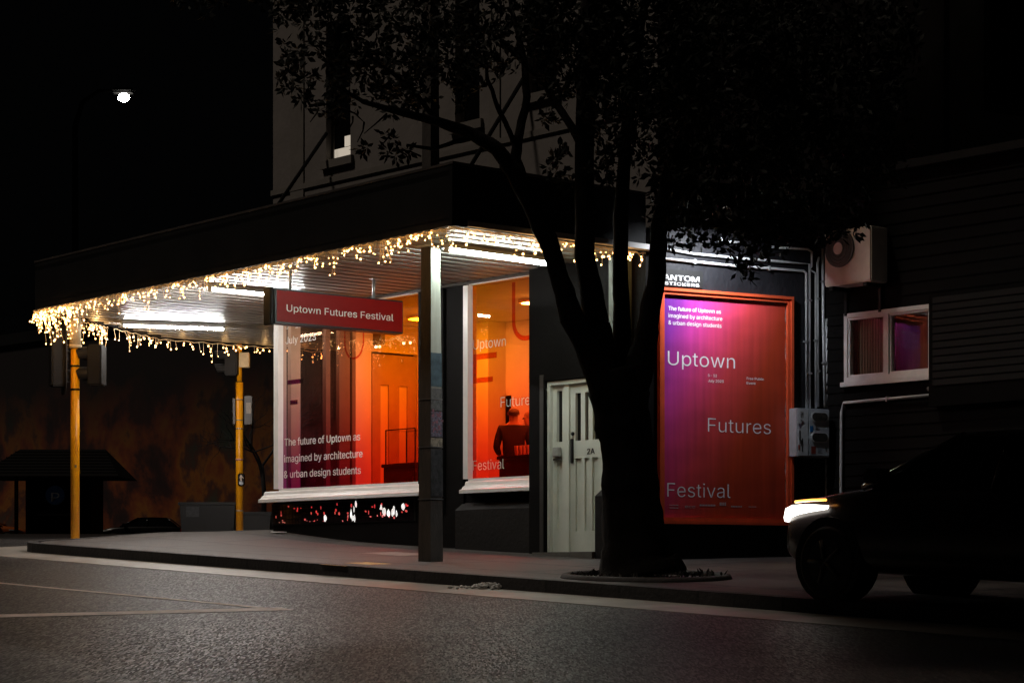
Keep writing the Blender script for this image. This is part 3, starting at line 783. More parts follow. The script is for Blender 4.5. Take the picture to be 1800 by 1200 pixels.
# ---------------------------------------------------------------- icicle light strings
bulb_me = None
def light_string(label, pts, zs, drop, dens, lo, hi, seed, keep=100, watts=.10):
    global bulb_me
    random.seed(seed)
    t = thing('light_string', label, 'fairy lights', (pts[0].x, pts[0].y, CAMZ + zs), 0, 'icicle light strings along the canopy edge')
    seg = []
    for a, b in zip(pts, pts[1:]):
        n = max(2, int((b - a).length / dens))
        seg += [a.lerp(b, k / n) for k in range(n)]
    seg.append(pts[-1])
    cb = MB(WORLD); cb.tube([(p.x, p.y, zs + .012 * math.sin(i * 1.7) - .01) for i, p in enumerate(seg)], 0.006, 5)
    bulbs = []; ph = random.random() * 9
    for i, p in enumerate(seg):
        cl = 0.5 + 0.5 * math.sin(i * 0.42 + ph) * math.sin(i * 0.173 + 1.3 * ph)
        if random.random() < 0.22: continue
        L = drop * (0.25 + 1.1 * cl) * random.uniform(.35, 1.1)
        k = random.randint(lo, hi); q = [(p.x, p.y, zs - .01)]
        x_, y_ = p.x, p.y; dx, dy = random.uniform(-.03, .03), random.uniform(-.03, .03)
        for j in range(k):
            x_ += dx + random.uniform(-.025, .025); y_ += dy + random.uniform(-.025, .025)
            z_ = zs - L * (j + 1) / k
            q.append((x_, y_, z_)); bulbs.append((x_ + random.uniform(-.02, .02), y_, z_ - .012))
        cb.tube(q, 0.0032, 4, False)
    cb.build('cable', wire_m, t)
    if bulb_me is None:
        b_ = bmesh.new(); bmesh.ops.create_icosphere(b_, subdivisions=1, radius=0.0115)
        bulb_me = bpy.data.meshes.new('bulb'); b_.to_mesh(bulb_me); b_.free(); bulb_me.materials.append(bulb_m)
    total = sum((b - a).length for a, b in zip(pts, pts[1:])); n_ = max(2, round(total / .8))      # the light the bulbs give off
    for k in range(n_):
        d_ = total * (k + .5) / n_; i = 0
        while i < len(pts) - 2 and d_ > (pts[i + 1] - pts[i]).length: d_ -= (pts[i + 1] - pts[i]).length; i += 1
        p = pts[i].lerp(pts[i + 1], d_ / (pts[i + 1] - pts[i]).length)
        ld = bpy.data.lights.new('bulb_glow', 'POINT'); ld.energy = watts * len(bulbs) / n_; ld.color = (1, .55, .20); ld.shadow_soft_size = .022
        lo_ = bpy.data.objects.new('bulb_glow', ld); COL.objects.link(lo_); lo_.parent = t; lo_.location = W[t.name].inverted() @ WORLD(p.x, p.y, zs - .16)
    random.shuffle(bulbs)
    inv = W[t.name].inverted()
    for b_ in bulbs[:keep]:
        o = bpy.data.objects.new('bulb', bulb_me); COL.objects.link(o); o.parent = t
        o.location = inv @ WORLD(*b_); k = random.choice((.6, .75, .9, 1.0, 1.25)); o.scale = (k, k, k * 1.15)
    if len(bulbs) > keep:
        m_ = MB(WORLD)
        for b_ in bulbs[keep:]: m_.ball(b_, 0.0115 * random.choice((.6, .75, .9, 1.0, 1.2)), 1)
        o = m_.build('small_bulbs', bulb_m, t); o['kind'] = 'stuff'
    return t
def inset(p, q, d):
    dd = (q - p).normalized(); return Vector((dd.y, -dd.x)) * d
oA = Vector((-.763, -.647)) * -0.015
light_string('long string of warm fairy lights along the street edge of the canopy', [P1 - oA, P2 - oA], SOF - .05, 0.22, 0.043, 1, 3, 11)
light_string('dense string of warm fairy lights wrapping the far left canopy corner', [P2 + Vector((.9, -1.1)), P2 + Vector((-.02, 0)), P2.lerp(P3, .55)], SOF - .05, 0.34, 0.034, 2, 4, 12)
light_string('sparse string of fairy lights over the second yellow pole', [P2.lerp(P3, .6), P3, P3.lerp(P4, .55)], SOF - .05, 0.22, 0.09, 1, 3, 13)
light_string('short string of fairy lights on the canopy edge behind the tree limbs', [P1, Pb1], SOF - .05, 0.20, 0.045, 1, 3, 14)

# ---------------------------------------------------------------- hanging sign
sl_ = Vector((-3.02, 29.0)); sr_ = Vector((-1.45, 30.33))
sa = math.atan2(sr_.y - sl_.y, sr_.x - sl_.x); FS = Fr(sl_.x, sl_.y, sa); L = (sr_ - sl_).length
sg = thing('hanging_sign', 'red Uptown Futures Festival sign box hanging under the canopy', 'sign', FS(L / 2, .09, 3.26), sa)
b_ = MB(FS); b_.box(0, L, 0.0, 0.2, 3.26, 3.70, 0.008); b_.build('sign_box', M('sign_case_black', (.02, .02, .02), .35, .2, 8), sg)
b_ = MB(FS); b_.box(.025, L - .02, -0.008, -0.002, 3.285, 3.68); b_.build('sign_face', M('red_sign_face', (0.30, 0.006, 0.005), .45, .06, 2, spec=.2), sg)
b_ = MB(FS); put_text(b_, 'Uptown Futures Festival', FS.hit(503, 550)[0], FS.hit(690.5, 550)[0], FS.hit(503, 547)[1] , 0.125, -0.0105, 0.004); b_.build('lettering', letter_m, sg)
for px in (518, 665):
    x_ = FS.hit(px, 500)[0]; b_ = MB(FS); b_.tube([(x_, .1, 3.70), (x_, .1, SOF)], .022); b_.box(x_ - .05, x_ + .09, .06, .14, SOF - .04, SOF - .001); b_.build('hanger', steel_m, sg)
b_ = MB(FS); b_.box(-.06, -.002, .02, .18, 3.24, 3.72, .01); b_.build('end_cap', black_m, sg)

# ---------------------------------------------------------------- concrete power pole
pp = at(757, 985, 27.2); pz = pave_z(pp.x, pp.y)
pole = thing('power_pole', 'tall square concrete power pole covered in torn posters rising through the canopy', 'pole', (pp.x, pp.y, pz), R(-43))
FPp = Fr(pp.x, pp.y, R(-43)); zb = pz - CAMZ
b_ = MB(FPp)
def taper(mb_, z0, z1, h0, h1):
    v0 = [mb_._v((sx * h0, sy * h0, z0)) for sx, sy in ((-1, -1), (1, -1), (1, 1), (-1, 1))]
    v1 = [mb_._v((sx * h1, sy * h1, z1)) for sx, sy in ((-1, -1), (1, -1), (1, 1), (-1, 1))]
    for i in range(4): mb_.bm.faces.new([v0[i], v0[(i + 1) % 4], v1[(i + 1) % 4], v1[i]])
    mb_.bm.faces.new(v0[::-1]); mb_.bm.faces.new(v1)
taper(b_, zb - .2, SOF - .04, 0.106, 0.080)
taper(b_, SOF - .038, 9.5, 0.078, 0.055)
b_.build('shaft', rust_m, pole)
b_ = MB(FPp); b_.box(-.13, .13, -.13, .13, SOF - .05, SOF - .002); b_.build('cap_plate', steel_m, pole)
def pole_h(z): return 0.106 + (0.080 - 0.106) * (z - zb) / (SOF - zb)
b_ = MB(FPp)     # tube light on the pole's shop side, painted as a paler face
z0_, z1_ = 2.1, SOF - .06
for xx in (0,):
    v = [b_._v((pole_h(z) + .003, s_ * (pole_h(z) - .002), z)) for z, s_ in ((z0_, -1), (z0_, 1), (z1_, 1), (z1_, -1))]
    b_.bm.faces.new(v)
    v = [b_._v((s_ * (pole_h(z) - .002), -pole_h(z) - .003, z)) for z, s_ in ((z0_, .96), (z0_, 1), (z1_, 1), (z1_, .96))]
b_.build('lit_face', M('lit_pole_tone', (0.40, 0.43, 0.39), .5, .2, 4, .1, stretch=(3, 3, .4)), pole)
def pole_poster(z0, z1, col, name, rough=.5, var=.5, scale=14):
    m_ = M(name, col, rough, var, scale)
    q = MB(FPp); h0, h1 = pole_h(z0) + .006, pole_h(z1) + .006
    q.face([(h0, -h0 * .96, z0), (h0, h0 * .96, z0), (h1, h1 * .96, z1), (h1, -h1 * .96, z1)])
    q.face([(h0, h0 * .96, z0), (h0 - .004, -h0, z0), (h1 - .004, -h1, z1), (h1, h1 * .96, z1)]) if False else None
    return q.build('poster', m_, pole)
fzp = lambda py: (HZ - py) / F * 27.2
pole_poster(fzp(680), fzp(621), (.05, .09, .12), 'torn_blue_poster', .4, .6, 10)
pole_poster(fzp(722), fzp(683), (.10, .10, .10), 'grey_torn_poster', .6, .7, 20)
pole_poster(fzp(768), fzp(724), (.18, .16, .22), 'layered_poster', .5, .9, 30)
pole_poster(fzp(786), fzp(770), (.30, .26, .20), 'cream_torn_poster', .6, .7, 25)
pole_poster(fzp(872), fzp(790), (.05, .05, .055), 'dark_torn_poster', .4, .8, 16)
b_ = MB(FPp); random.seed(21)
for k in range(26):
    z_ = fzp(random.uniform(724, 766)); y_ = random.uniform(-.09, .07); x_ = pole_h(z_) + .009
    b_.box(x_, x_ + .001, y_, y_ + random.uniform(.012, .04), z_, z_ + random.uniform(.01, .035))
b_.build('sticker_scraps', M('red_blue_scraps', (.30, .12, .16), .5, .9, 40), pole)
b_ = MB(FPp); put_text(b_, '&BOX', 0, .12, 0, .035, 0) if False else None; b_.bm.free()
b_ = MB(FPp)
for z_ in (fzp(786), fzp(877), fzp(702)): h = pole_h(z_) + .008; b_.frame(-h, h, z_ - .008, z_ + .008, .004, -h, h) if False else b_.box(-h, h, -h, h, z_ - .006, z_ + .006)
b_.build('steel_band', M('dull_steel_band', (.2, .2, .2), .4, .2, 20, metal=.5), pole)

# ---------------------------------------------------------------- yellow traffic signal poles
def sig_head(f_, cx, cy, zc, h, yaw, parent, n=3, board=True):
    """a signal head facing local -y after yaw"""
    fr = Fr(0, 0, 0); fr.m = f_.m @ Matrix.Translation((cx, cy, 0)) @ Matrix.Rotation(yaw, 4, 'Z'); fr.inv = fr.m.inverted()
    b_ = MB(fr); b_.box(-.15, .15, -.02, .20, zc - h / 2, zc + h / 2, .02); hd = b_.build('signal_head', signal_m, parent)
    if board:
        q = MB(fr); hw = .26
        pr = []
        for k in range(24):
            a = 2 * math.pi * k / 24; ca, sa_ = math.cos(a), math.sin(a)
            pr.append((hw * math.copysign(abs(ca) ** .5, ca), zc + (h / 2 + .12) * math.copysign(abs(sa_) ** .5, sa_)))
        q.prism(pr, .0, 'y', -.012); q.build('backboard', M('grey_backboard', (.025, .023, .023), .5, .2, 5), hd)
    for k in range(n):
        z_ = zc + h / 2 - h * (k + .5) / n
        v = MB(fr); r_ = min(.13, h / n / 2 - .01); pr = []
        N = 14; a0, a1 = -.15 * math.pi, 1.15 * math.pi
        ring0 = [(r_ * math.cos(a0 + (a1 - a0) * i / N), z_ + r_ * math.sin(a0 + (a1 - a0) * i / N)) for i in range(N + 1)]
        for (p0, p1) in zip(ring0, ring0[1:]):
            d0_ = -.13 - .10 * (p0[1] - z_ + r_) / (2 * r_); d1_ = -.13 - .10 * (p1[1] - z_ + r_) / (2 * r_)
            v.face([(p0[0], -.02, p0[1]), (p1[0], -.02, p1[1]), (p1[0], d1_, p1[1]), (p0[0], d0_, p0[1])])
        v.build('visor', signal_m, hd)
        l_ = MB(fr); l_.tube([(0, -.02, z_), (0, -.035, z_)], r_ * .92, 16); l_.build('lens', M('dark_signal_lens', (.02, .012, .01), .15, .1, 5), hd)
    return hd
def sigpole(px, py, D, r_, label):
    p_ = at(px, py, D); z_ = pave_z(p_.x, p_.y)
    return thing('traffic_signal_pole', label, 'traffic signal', (p_.x, p_.y, z_), 0, 'yellow traffic signal poles'), Fr(p_.x, p_.y, 0), z_ - CAMZ
D_ = 34.6
tp, f1, zb1 = sigpole(132, 951, D_, .07, 'nearer yellow traffic signal pole with cream top sleeve under the bright light cluster')
zz = lambda py, D: (HZ - py) / F * D
b_ = MB(f1); b_.tube([(0, 0, zb1 - .05), (0, 0, zz(608, D_))], .068, 16); b_.build('pole', yellow_m, tp)
b_ = MB(f1); b_.tube([(0, 0, zz(606, D_)), (0, 0, zz(556, D_))], .092, 16); b_.tube([(0, 0, zz(612, D_)), (0, 0, zz(606, D_))], .105, 16); b_.build('sleeve', cream_m, tp)
for py in (643, 684):
    b_ = MB(f1); b_.tube([(0, 0, zz(py + 2, D_)), (0, 0, zz(py - 1, D_))], .078, 14); b_.build('clamp_band', black_m, tp)
sig_head(f1, -.20, .10, zz(630, D_), .85, R(180 - 68), tp)
sig_head(f1, .24, .02, zz(642, D_), .62, R(-96), tp, 2, False)
b_ = MB(f1); b_.box(.36, .40, -.1, .1, zz(676, D_), zz(608, D_), .01); b_.build('signal_edge', M('pale_edge_strip', (.5, .48, .46), .4, .1, 8), tp)
b_ = MB(f1); b_.tube([(-.2, .1, zz(600, D_)), (0, 0, zz(600, D_))], .02); b_.tube([(.24, .02, zz(650, D_)), (0, 0, zz(650, D_))], .02); b_.build('bracket', black_m, tp)
b_ = MB(f1); b_.box(.01, .035, -.074, -.066, zz(822, D_), zz(817, D_)); b_.build('tag_plate', M('grey_tag', (.15, .14, .13)), tp)
D_ = 39.0
tp2, f2, zb2 = sigpole(421, 930, D_, .065, 'farther yellow traffic signal pole with pedestrian arrow button near the shop window')
b_ = MB(f2); b_.tube([(0, 0, zb2 - .1), (0, 0, zz(672, D_))], .063, 16); b_.tube([(0, 0, zz(672, D_)), (0, 0, zz(604, D_))], .045, 14); b_.build('pole', yellow_m, tp2)
b_ = MB(f2); b_.box(.0, .17, -.08, .08, zz(646, D_), zz(620, D_), .008); b_.build('junction_box', cream_m, tp2)
b_ = MB(f2); b_.box(.09, .22, -.06, .08, zz(746, D_), zz(696, D_), .008); cb_ = b_.build('control_box', M('grey_control_box', (.10, .09, .085), .5, .2, 8), tp2)
b_ = MB(f2); b_.box(.12, .205, -.064, -.061, zz(727, D_), zz(708, D_)); b_.build('notice', M('pale_notice', (.35, .30, .25), .6, .3, 30), cb_)
b_ = MB(f2); b_.box(-.11, -.07, -.05, .05, zz(746, D_), zz(700, D_), .006); b_.build('side_box', M('grey_control_box', (.10, .09, .085)), tp2)
for py in (671, 702, 738, 753, 897):
    b_ = MB(f2); b_.tube([(0, 0, zz(py + 1, D_)), (0, 0, zz(py - .5, D_))], .068, 14); b_.build('clamp_band', steel_m if py != 671 else black_m, tp2)
sig_head(f2, -.20, .02, zz(638, D_), .45, R(-100), tp2, 2, False)
b_ = MB(f2); b_.tube([(-.2, .02, zz(650, D_)), (0, 0, zz(650, D_))], .018); b_.build('bracket', black_m, tp2)
b_ = MB(f2); b_.box(-.02, .10, -.10, -.066, zz(854, D_), zz(832, D_), .025); bt = b_.build('push_button', black_m, tp2)
b_ = MB(f2); z_ = zz(836, D_); b_.face([(.04, -.103, z_ + .02), (.085, -.103, z_ - .045), (.055, -.103, z_ - .035), (.055, -.103, z_ - .085), (.025, -.103, z_ - .085), (.025, -.103, z_ - .035), (-.005, -.103, z_ - .045)])
b_.build('arrow', M('pale_arrow', (.65, .5, .4), .5, .1, 9), bt)
b_ = MB(f2); b_.tube([(.04, -.10, zz(849, D_)), (.04, -.108, zz(849, D_))], .035, 16); b_.build('button', steel_m, bt)
b_ = MB(f2); b_.tube([(0, 0, zz(809, D_)), (0, 0, zz(806, D_))], .066, 14); b_.build('pink_band', M('pink_sticker', (.6, .25, .2), .5), tp2)

# ---------------------------------------------------------------- tree
random.seed(5)
TD = 24.0
def tp_(px, py, d=TD): v = at(px, py, d); return (v.x, v.y, v.z - CAMZ)
base = at(1118, 1000, TD); bz = pave_z(base.x, base.y)
tree = thing('pohutukawa_tree', 'big dark many limbed tree in front of the poster wall with dense crown', 'tree', (base.x, base.y, bz))
limbs = [
 [(1125, 1012, .50, 0), (1120, 985, .40, 0), (1114, 930, .345, 0), (1108, 850, .30, 0), (1100, 770, .29, 0), (1088, 700, .30, 0), (1078, 650, .29, 0)],
 [(1070, 690, .19, -.1), (1040, 620, .16, -.15), (1008, 560, .125, -.2), (984, 490, .105, -.2), (962, 420, .10, -.2), (935, 360, .095, -.2), (905, 305, .09, -.25), (875, 262, .075, -.3), (830, 235, .065, -.3), (770, 214, .05, -.4), (700, 196, .038, -.5), (640, 180, .024, -.6), (590, 150, .015, -.7)],
 [(925, 335, .07, -.2), (905, 280, .06, -.1), (914, 235, .05, -.1), (925, 170, .042, 0), (922, 110, .036, .1), (905, 40, .028, .1), (890, -30, .02, .1)],
 [(903, 250, .03, -.1), (880, 200, .026, -.2), (858, 140, .02, -.3), (850, 80, .014, -.3)],
 [(1080, 690, .20, .05), (1056, 610, .165, .05), (1040, 530, .125, .05), (1028, 450, .108, .05), (1026, 300, .105, .05), (1030, 150, .10, .1), (1036, 0, .09, .1), (1040, -120, .07, .1)],
 [(1092, 690, .17, .25), (1093, 600, .105, .25), (1092, 500, .085, .3), (1092, 380, .08, .3), (1100, 240, .07, .4), (1120, 90, .055, .5), (1140, -40, .04, .5)],
 [(1102, 700, .20, -.05), (1130, 620, .15, -.05), (1143, 560, .115, -.05), (1154, 480, .095, -.05), (1158, 400, .09, -.05), (1180, 300, .08, -.1), (1220, 200, .07, -.2), (1280, 110, .055, -.3), (1350, 40, .04, -.3)],
 [(1180, 300, .06, -.1), (1250, 280, .05, .2), (1330, 270, .04, .4), (1410, 230, .03, .5), (1500, 220, .02, .5)],
 [(1158, 400, .045, -.05), (1220, 390, .035, -.2), (1300, 400, .028, -.3), (1390, 385, .02, -.3), (1470, 395, .012, -.3)],
 [(840, 240, .03, -.3), (800, 250, .024, -.3), (760, 262, .02, -.35), (715, 255, .014, -.4)],
 [(770, 214, .03, -.4), (720, 150, .024, -.4), (650, 100, .018, -.5), (570, 80, .012, -.5)],
 [(1026, 260, .05, .05), (960, 150, .035, .2), (880, 70, .025, .2), (790, 20, .016, .2)],
]
b_ = MB(WORLD)
for lm in limbs:
    pts = []; rs = []
    for i in range(len(lm) - 1):
        (x0, y0, r0, e0), (x1, y1, r1, e1) = lm[i], lm[i + 1]
        for k in range(3):
            q = k / 3; j = 1.6
            pts.append(tp_(x0 + (x1 - x0) * q + random.uniform(-j, j), y0 + (y1 - y0) * q, TD + e0 + (e1 - e0) * q)); rs.append((r0 + (r1 - r0) * q) * random.uniform(.96, 1.05))
    x1, y1, r1, e1 = lm[-1]; pts.append(tp_(x1, y1, TD + e1)); rs.append(r1)
    b_.tube(pts, rs, 12)
for br in ([(.78, 24.1, 6.5), (.6, 22, 7.6), (.3, 19, 8.5), (-.8, 16.5, 9)], [(.6, 22, 7.6), (1.6, 19.5, 8.6), (2.2, 16, 9.2)], [(.3, 19, 8.5), (-1.5, 18, 8.7), (-2.8, 17.4, 8.8)]):  # limbs added to carry the unseen shading foliage
    b_.tube(br, [.09, .07, .05, .03][:len(br)], 8)
bmesh.ops.subdivide_edges(b_.bm, edges=[e for e in b_.bm.edges if e.calc_length() > .08], cuts=1)
for v in b_.bm.verts:
    n_ = mnoise.noise(v.co * 9) * .014 + mnoise.noise(Vector((v.co.x * 5, v.co.y * 5, v.co.z * 2))) * .02
    v.co += Vector((n_, n_ * .5, 0)) * (1 if v.co.z < 4.5 else .4)
b_.build('trunk', bark_m, tree)
leafm = M('dark_evergreen_leaf', (0.010, 0.011, 0.008), 0.7, 0.5, 1.5, spec=0.15)
clumps = [(600, 50, 120, 90), (520, 120, 45, 45), (555, 160, 60, 40), (650, 130, 70, 60), (720, 60, 120, 100), (700, 170, 45, 40), (690, 255, 38, 26), (640, 265, 14, 16), (590, 195, 26, 24), (735, 150, 40, 90), (800, 60, 110, 100), (805, 150, 26, 60), (860, 110, 60, 60), (900, 40, 90, 60), (970, 40, 60, 70), (985, 120, 45, 60), (970, 210, 16, 30), (985, 285, 26, 40), (1075, 150, 90, 170), (1060, 290, 24, 60), (1000, 320, 20, 16),
          (1150, 130, 120, 180), (1180, 300, 60, 60), (1260, 130, 150, 180), (1370, 150, 140, 180), (1470, 130, 120, 170), (1545, 180, 60, 130), (1580, 60, 50, 90), (1290, 310, 120, 110), (1420, 310, 130, 100), (1530, 290, 70, 60), (1200, 380, 70, 55), (1310, 415, 60, 60), (1315, 470, 26, 22), (1355, 425, 40, 26), (1420, 395, 70, 36), (1490, 385, 46, 40), (1465, 415, 28, 22), (1240, 430, 30, 22), (560, -30, 140, 60), (1300, -30, 320, 60), (1010, 40, 110, 110), (350, -10, 60, 45), (490, 20, 40, 40)]
over = [(q_[0] - 1.4, *q_[1:]) for q_ in [(-2.6, 17.5, 8.6, 1.6), (-1.2, 16.2, 9.0, 1.7), (.3, 15.6, 9.2, 1.6), (1.6, 16.6, 9.0, 1.6), (.6, 18.0, 8.8, 1.6), (-1.0, 18.6, 8.8, 1.6), (2.4, 18.4, 8.9, 1.6), (1.4, 20.2, 9.2, 1.6), (3.2, 20.6, 9.6, 1.6), (-.4, 20.6, 9.0, 1.4), (3.6, 16.4, 9.3, 1.5), (0.8, 14.2, 9.4, 1.4), (2.6, 14.6, 9.6, 1.5)]]  # unseen foliage overhead, added to shade the right side of the road
V = []; FF = []
for cl_ in clumps + over:
    far = cl_ in over
    if not far: cx, cy, rx, ry = cl_
    nro = 240 if far else max(3, int(rx * ry / (100 if cx < 960 else 66)))
    for _ in range(nro):
        while True:
            a, b, c = (random.uniform(-1, 1) for _ in range(3))
            if a * a + b * b + c * c <= 1: break
        # more rosettes towards the rim
        k = random.uniform(.75, 1.08)
        p = at(cx + a * rx * k, cy + b * ry * k, TD + random.uniform(-.3, .5) + c * min(1.2, rx / 90))
        if far: p = Vector((cl_[0] + a * cl_[3] * k, cl_[1] + b * cl_[3] * k, CAMZ + cl_[2] + c * .7))
        axis = Vector((random.gauss(0, 1), random.gauss(0, 1), random.gauss(.4, 1))).normalized()
        u_ = axis.orthogonal().normalized(); w_ = axis.cross(u_)
        for j in range(random.randint(7, 12)):
            an = random.uniform(0, 2 * math.pi)
            d = (axis * random.uniform(.0, .9) + (u_ * math.cos(an) + w_ * math.sin(an))).normalized()
            side = d.cross(Vector((random.gauss(0, 1), random.gauss(0, 1), random.gauss(0, 1)))).normalized()
            l_ = random.uniform(.06, .12) * (2.8 if far else 1); wd = l_ * random.uniform(.17, .26)
            s0 = p + d * random.uniform(.0, .05); i0 = len(V)
            V += [s0, s0 + d * l_ * .5 + side * wd, s0 + d * l_, s0 + d * l_ * .5 - side * wd]
            FF.append((i0, i0 + 1, i0 + 2, i0 + 3))
me = bpy.data.meshes.new('crown'); me.from_pydata(V, [], FF)
link('crown', me, leafm, tree)
# twigs hanging below the foliage
b_ = MB(WORLD)
for (x0, y0, x1, y1) in ((600, 190, 640, 215), (640, 215, 628, 250), (690, 230, 665, 262), (700, 265, 720, 285), (620, 205, 612, 230), (680, 200, 640, 235), (985, 250, 970, 300), (1060, 250, 1066, 330), (740, 275, 690, 262), (560, 190, 545, 215)):
    b_.tube([tp_(x0, y0, TD - .4), tp_((x0 + x1) / 2 + 4, (y0 + y1) / 2 - 3, TD - .45), tp_(x1, y1, TD - .5)], [.012, .009, .005], 5)
b_.build('twigs', bark_m, tree)
# stone ring round the tree pit
ring = MB(WORLD); N = 40; Cx, Cy = base.x + .1, base.y - .1
rp = []
for k in range(N + 1):
    a = 2 * math.pi * k / N; x_, y_ = Cx + .85 * math.cos(a), Cy + .75 * math.sin(a); rp.append((x_, y_, pave_z(x_, y_) - CAMZ - .005))
ring.tube(rp, .055, 8, False)
tag(rebase(ring.build('tree_pit_kerb', M('dark_pit_stone', (.03, .025, .024), .8, .4, 5, .5)), (Cx, Cy, pave_z(Cx, Cy))), 'low dark stone ring around the foot of the tree', 'tree surround')
random.seed(31); pit = MB(WORLD)
for k in range(170):
    a = random.uniform(0, 6.28); r_ = random.uniform(.4, .82); x_, y_ = Cx + r_ * math.cos(a), Cy + r_ * math.sin(a) * .9; z_ = pave_z(x_, y_) - CAMZ
    d = Vector((random.uniform(-.07, .07), random.uniform(-.07, .07), random.uniform(.02, .1)))
    pit.face([(x_, y_, z_), (x_ + d.x * .5 + .012, y_ + d.y * .5, z_ + d.z * .7), (x_ + d.x, y_ + d.y, z_ + d.z), (x_ + d.x * .5 - .012, y_ + d.y * .5, z_ + d.z * .6)])
struct(pit.build('leaf_litter', M('leaf_litter', (.03, .026, .02), .7, .6, 20)), 'stuff')

# ---------------------------------------------------------------- poster on the return wall
px0, px1 = FB.hit(1155, 700)[0], FB.hit(1390, 700)[0]
pz1 = FB.hit(1300, 516)[1]; pz0 = FB.hit(1300, 922)[1]
pb = thing('festival_poster', 'large purple to red festival poster in an orange frame on the black wall', 'poster', FB((px0 + px1) / 2, -.05, pz0), FB.ang)
fm = M('orange_frame_paint', (0.62, 0.085, 0.03), .4, .15, 5)
b_ = MB(FB); fw = .078
b_.frame(px0, px1, pz0, pz1, fw * .45, -.07, -.002); b_.frame(px0 + fw * .45, px1 - fw * .45, pz0 + fw * .45, pz1 - fw * .45, fw * .55, -.05, -.002)
b_.build('frame', fm, pb)
def poster_mat(x0, x1, z0, z1, root):
    m = bpy.data.materials.new('printed_poster_paper'); m.use_nodes = True
    nt = m.node_tree; n = nt.nodes; l = nt.links; b = n['Principled BSDF']
    o_ = W[root.name].inverted() @ FB((x0 + x1) / 2, 0, z0); lx = (x1 - x0); lz = z1 - z0
    tc = n.new('ShaderNodeTexCoord'); sx = n.new('ShaderNodeSeparateXYZ'); l.new(tc.outputs['Object'], sx.inputs[0])
    u = n.new('ShaderNodeMapRange'); u.inputs[1].default_value = o_.x - lx / 2; u.inputs[2].default_value = o_.x + lx / 2; l.new(sx.outputs[0], u.inputs[0])
    v = n.new('ShaderNodeMapRange'); v.inputs[1].default_value = o_.z; v.inputs[2].default_value = o_.z + lz; l.new(sx.outputs[2], v.inputs[0])
    k = n.new('ShaderNodeMath'); k.operation = 'MULTIPLY_ADD'; l.new(v.outputs[0], k.inputs[0]); k.inputs[1].default_value = -0.62; l.new(u.outputs[0], k.inputs[2])
    k2 = n.new('ShaderNodeMath'); k2.operation = 'ADD'; l.new(k.outputs[0], k2.inputs[0]); k2.inputs[1].default_value = 0.60
    cr = n.new('ShaderNodeValToRGB'); e = cr.color_ramp.elements
    e[0].position = 0.0; e[0].color = (0.13, 0.022, 0.30, 1); e[1].position = 1.0; e[1].color = (0.46, 0.05, 0.02, 1)
    for p_, c in ((.14, (.24, .03, .32)), (.30, (.52, .045, .30)), (.48, (.62, .05, .17)), (.70, (.62, .055, .07))): q = e.new(p_); q.color = (*c, 1)
    l.new(k2.outputs[0], cr.inputs[0])
    mp = n.new('ShaderNodeMapping'); mp.inputs['Scale'].default_value = (9, 1, .35); l.new(tc.outputs['Object'], mp.inputs[0])
    nz = n.new('ShaderNodeTexNoise'); nz.inputs['Scale'].default_value = 1.6; nz.inputs['Detail'].default_value = 5; l.new(mp.outputs[0], nz.inputs[0])
    mp2 = n.new('ShaderNodeMapping'); mp2.inputs['Scale'].default_value = (.6, 1, 1.6); l.new(tc.outputs['Object'], mp2.inputs[0])
    nz2 = n.new('ShaderNodeTexNoise'); nz2.inputs['Scale'].default_value = 2.0; nz2.inputs['Detail'].default_value = 5; l.new(mp2.outputs[0], nz2.inputs[0])
    sm = n.new('ShaderNodeMath'); sm.operation = 'ADD'; l.new(nz.outputs[0], sm.inputs[0]); l.new(nz2.outputs[0], sm.inputs[1])
    rr = n.new('ShaderNodeMapRange'); rr.inputs[1].default_value = .7; rr.inputs[2].default_value = 1.25; rr.inputs[3].default_value = .78; rr.inputs[4].default_value = 1.1; l.new(sm.outputs[0], rr.inputs[0])
    cc = n.new('ShaderNodeCombineColor')
    for i in range(3): l.new(rr.outputs[0], cc.inputs[i])
    mu = n.new('ShaderNodeMix'); mu.data_type = 'RGBA'; mu.blend_type = 'MULTIPLY'; mu.inputs[0].default_value = 1
    l.new(cr.outputs[0], mu.inputs[6]); l.new(cc.outputs[0], mu.inputs[7]); l.new(mu.outputs[2], b.inputs['Base Color'])
    b.inputs['Roughness'].default_value = .38
    bp = n.new('ShaderNodeBump'); bp.inputs['Strength'].default_value = .25; bp.inputs['Distance'].default_value = .01; l.new(sm.outputs[0], bp.inputs['Height']); l.new(bp.outputs[0], b.inputs['Normal'])
    return m
b_ = MB(FB)
ix0, ix1, iz0, iz1 = px0 + fw, px1 - fw, pz0 + fw, pz1 - fw
# the sheet's top and right edges are torn a little short of the frame
random.seed(9); top = [(ix0 + (ix1 - ix0 - .015) * k / 40, iz1 - random.uniform(.0, .022) - (.012 if k > 20 else 0)) for k in range(41)]
rt = [(ix1 - random.uniform(.012, .03), iz1 + (iz0 - iz1) * k / 30) for k in range(1, 30)]
b_.prism([(ix0, iz0)] + top + rt + [(ix1 - .01, iz0)], -.006, 'y', -.012)
b_.build('sheet', poster_mat(ix0, ix1, iz0, iz1, pb), pb)
b_ = MB(FB); b_.box(ix0, ix1, -.004, -.002, iz0, iz1); b_.build('backing', M('torn_paper_backing', (.42, .40, .46), .7, .7, 18), pb)
b_ = MB(FB); YP = -.0145
def ptext(t, pxa, pxb, py, cap, thin=-.006):
    xa = FB.hit(pxa, py, YP)[0]; xb = FB.hit(pxb, py, YP)[0]
    put_text(b_, t, xa, xb, FB.hit(pxa, py, YP)[1], cap, YP, thin)
ptext('The future of Uptown as', 1175, 1267, 545, .07, .009)
ptext('imagined by architecture', 1175, 1269.5, 557.5, .07, .009)
ptext('& urban design students', 1175, 1268, 570, .07, .009)
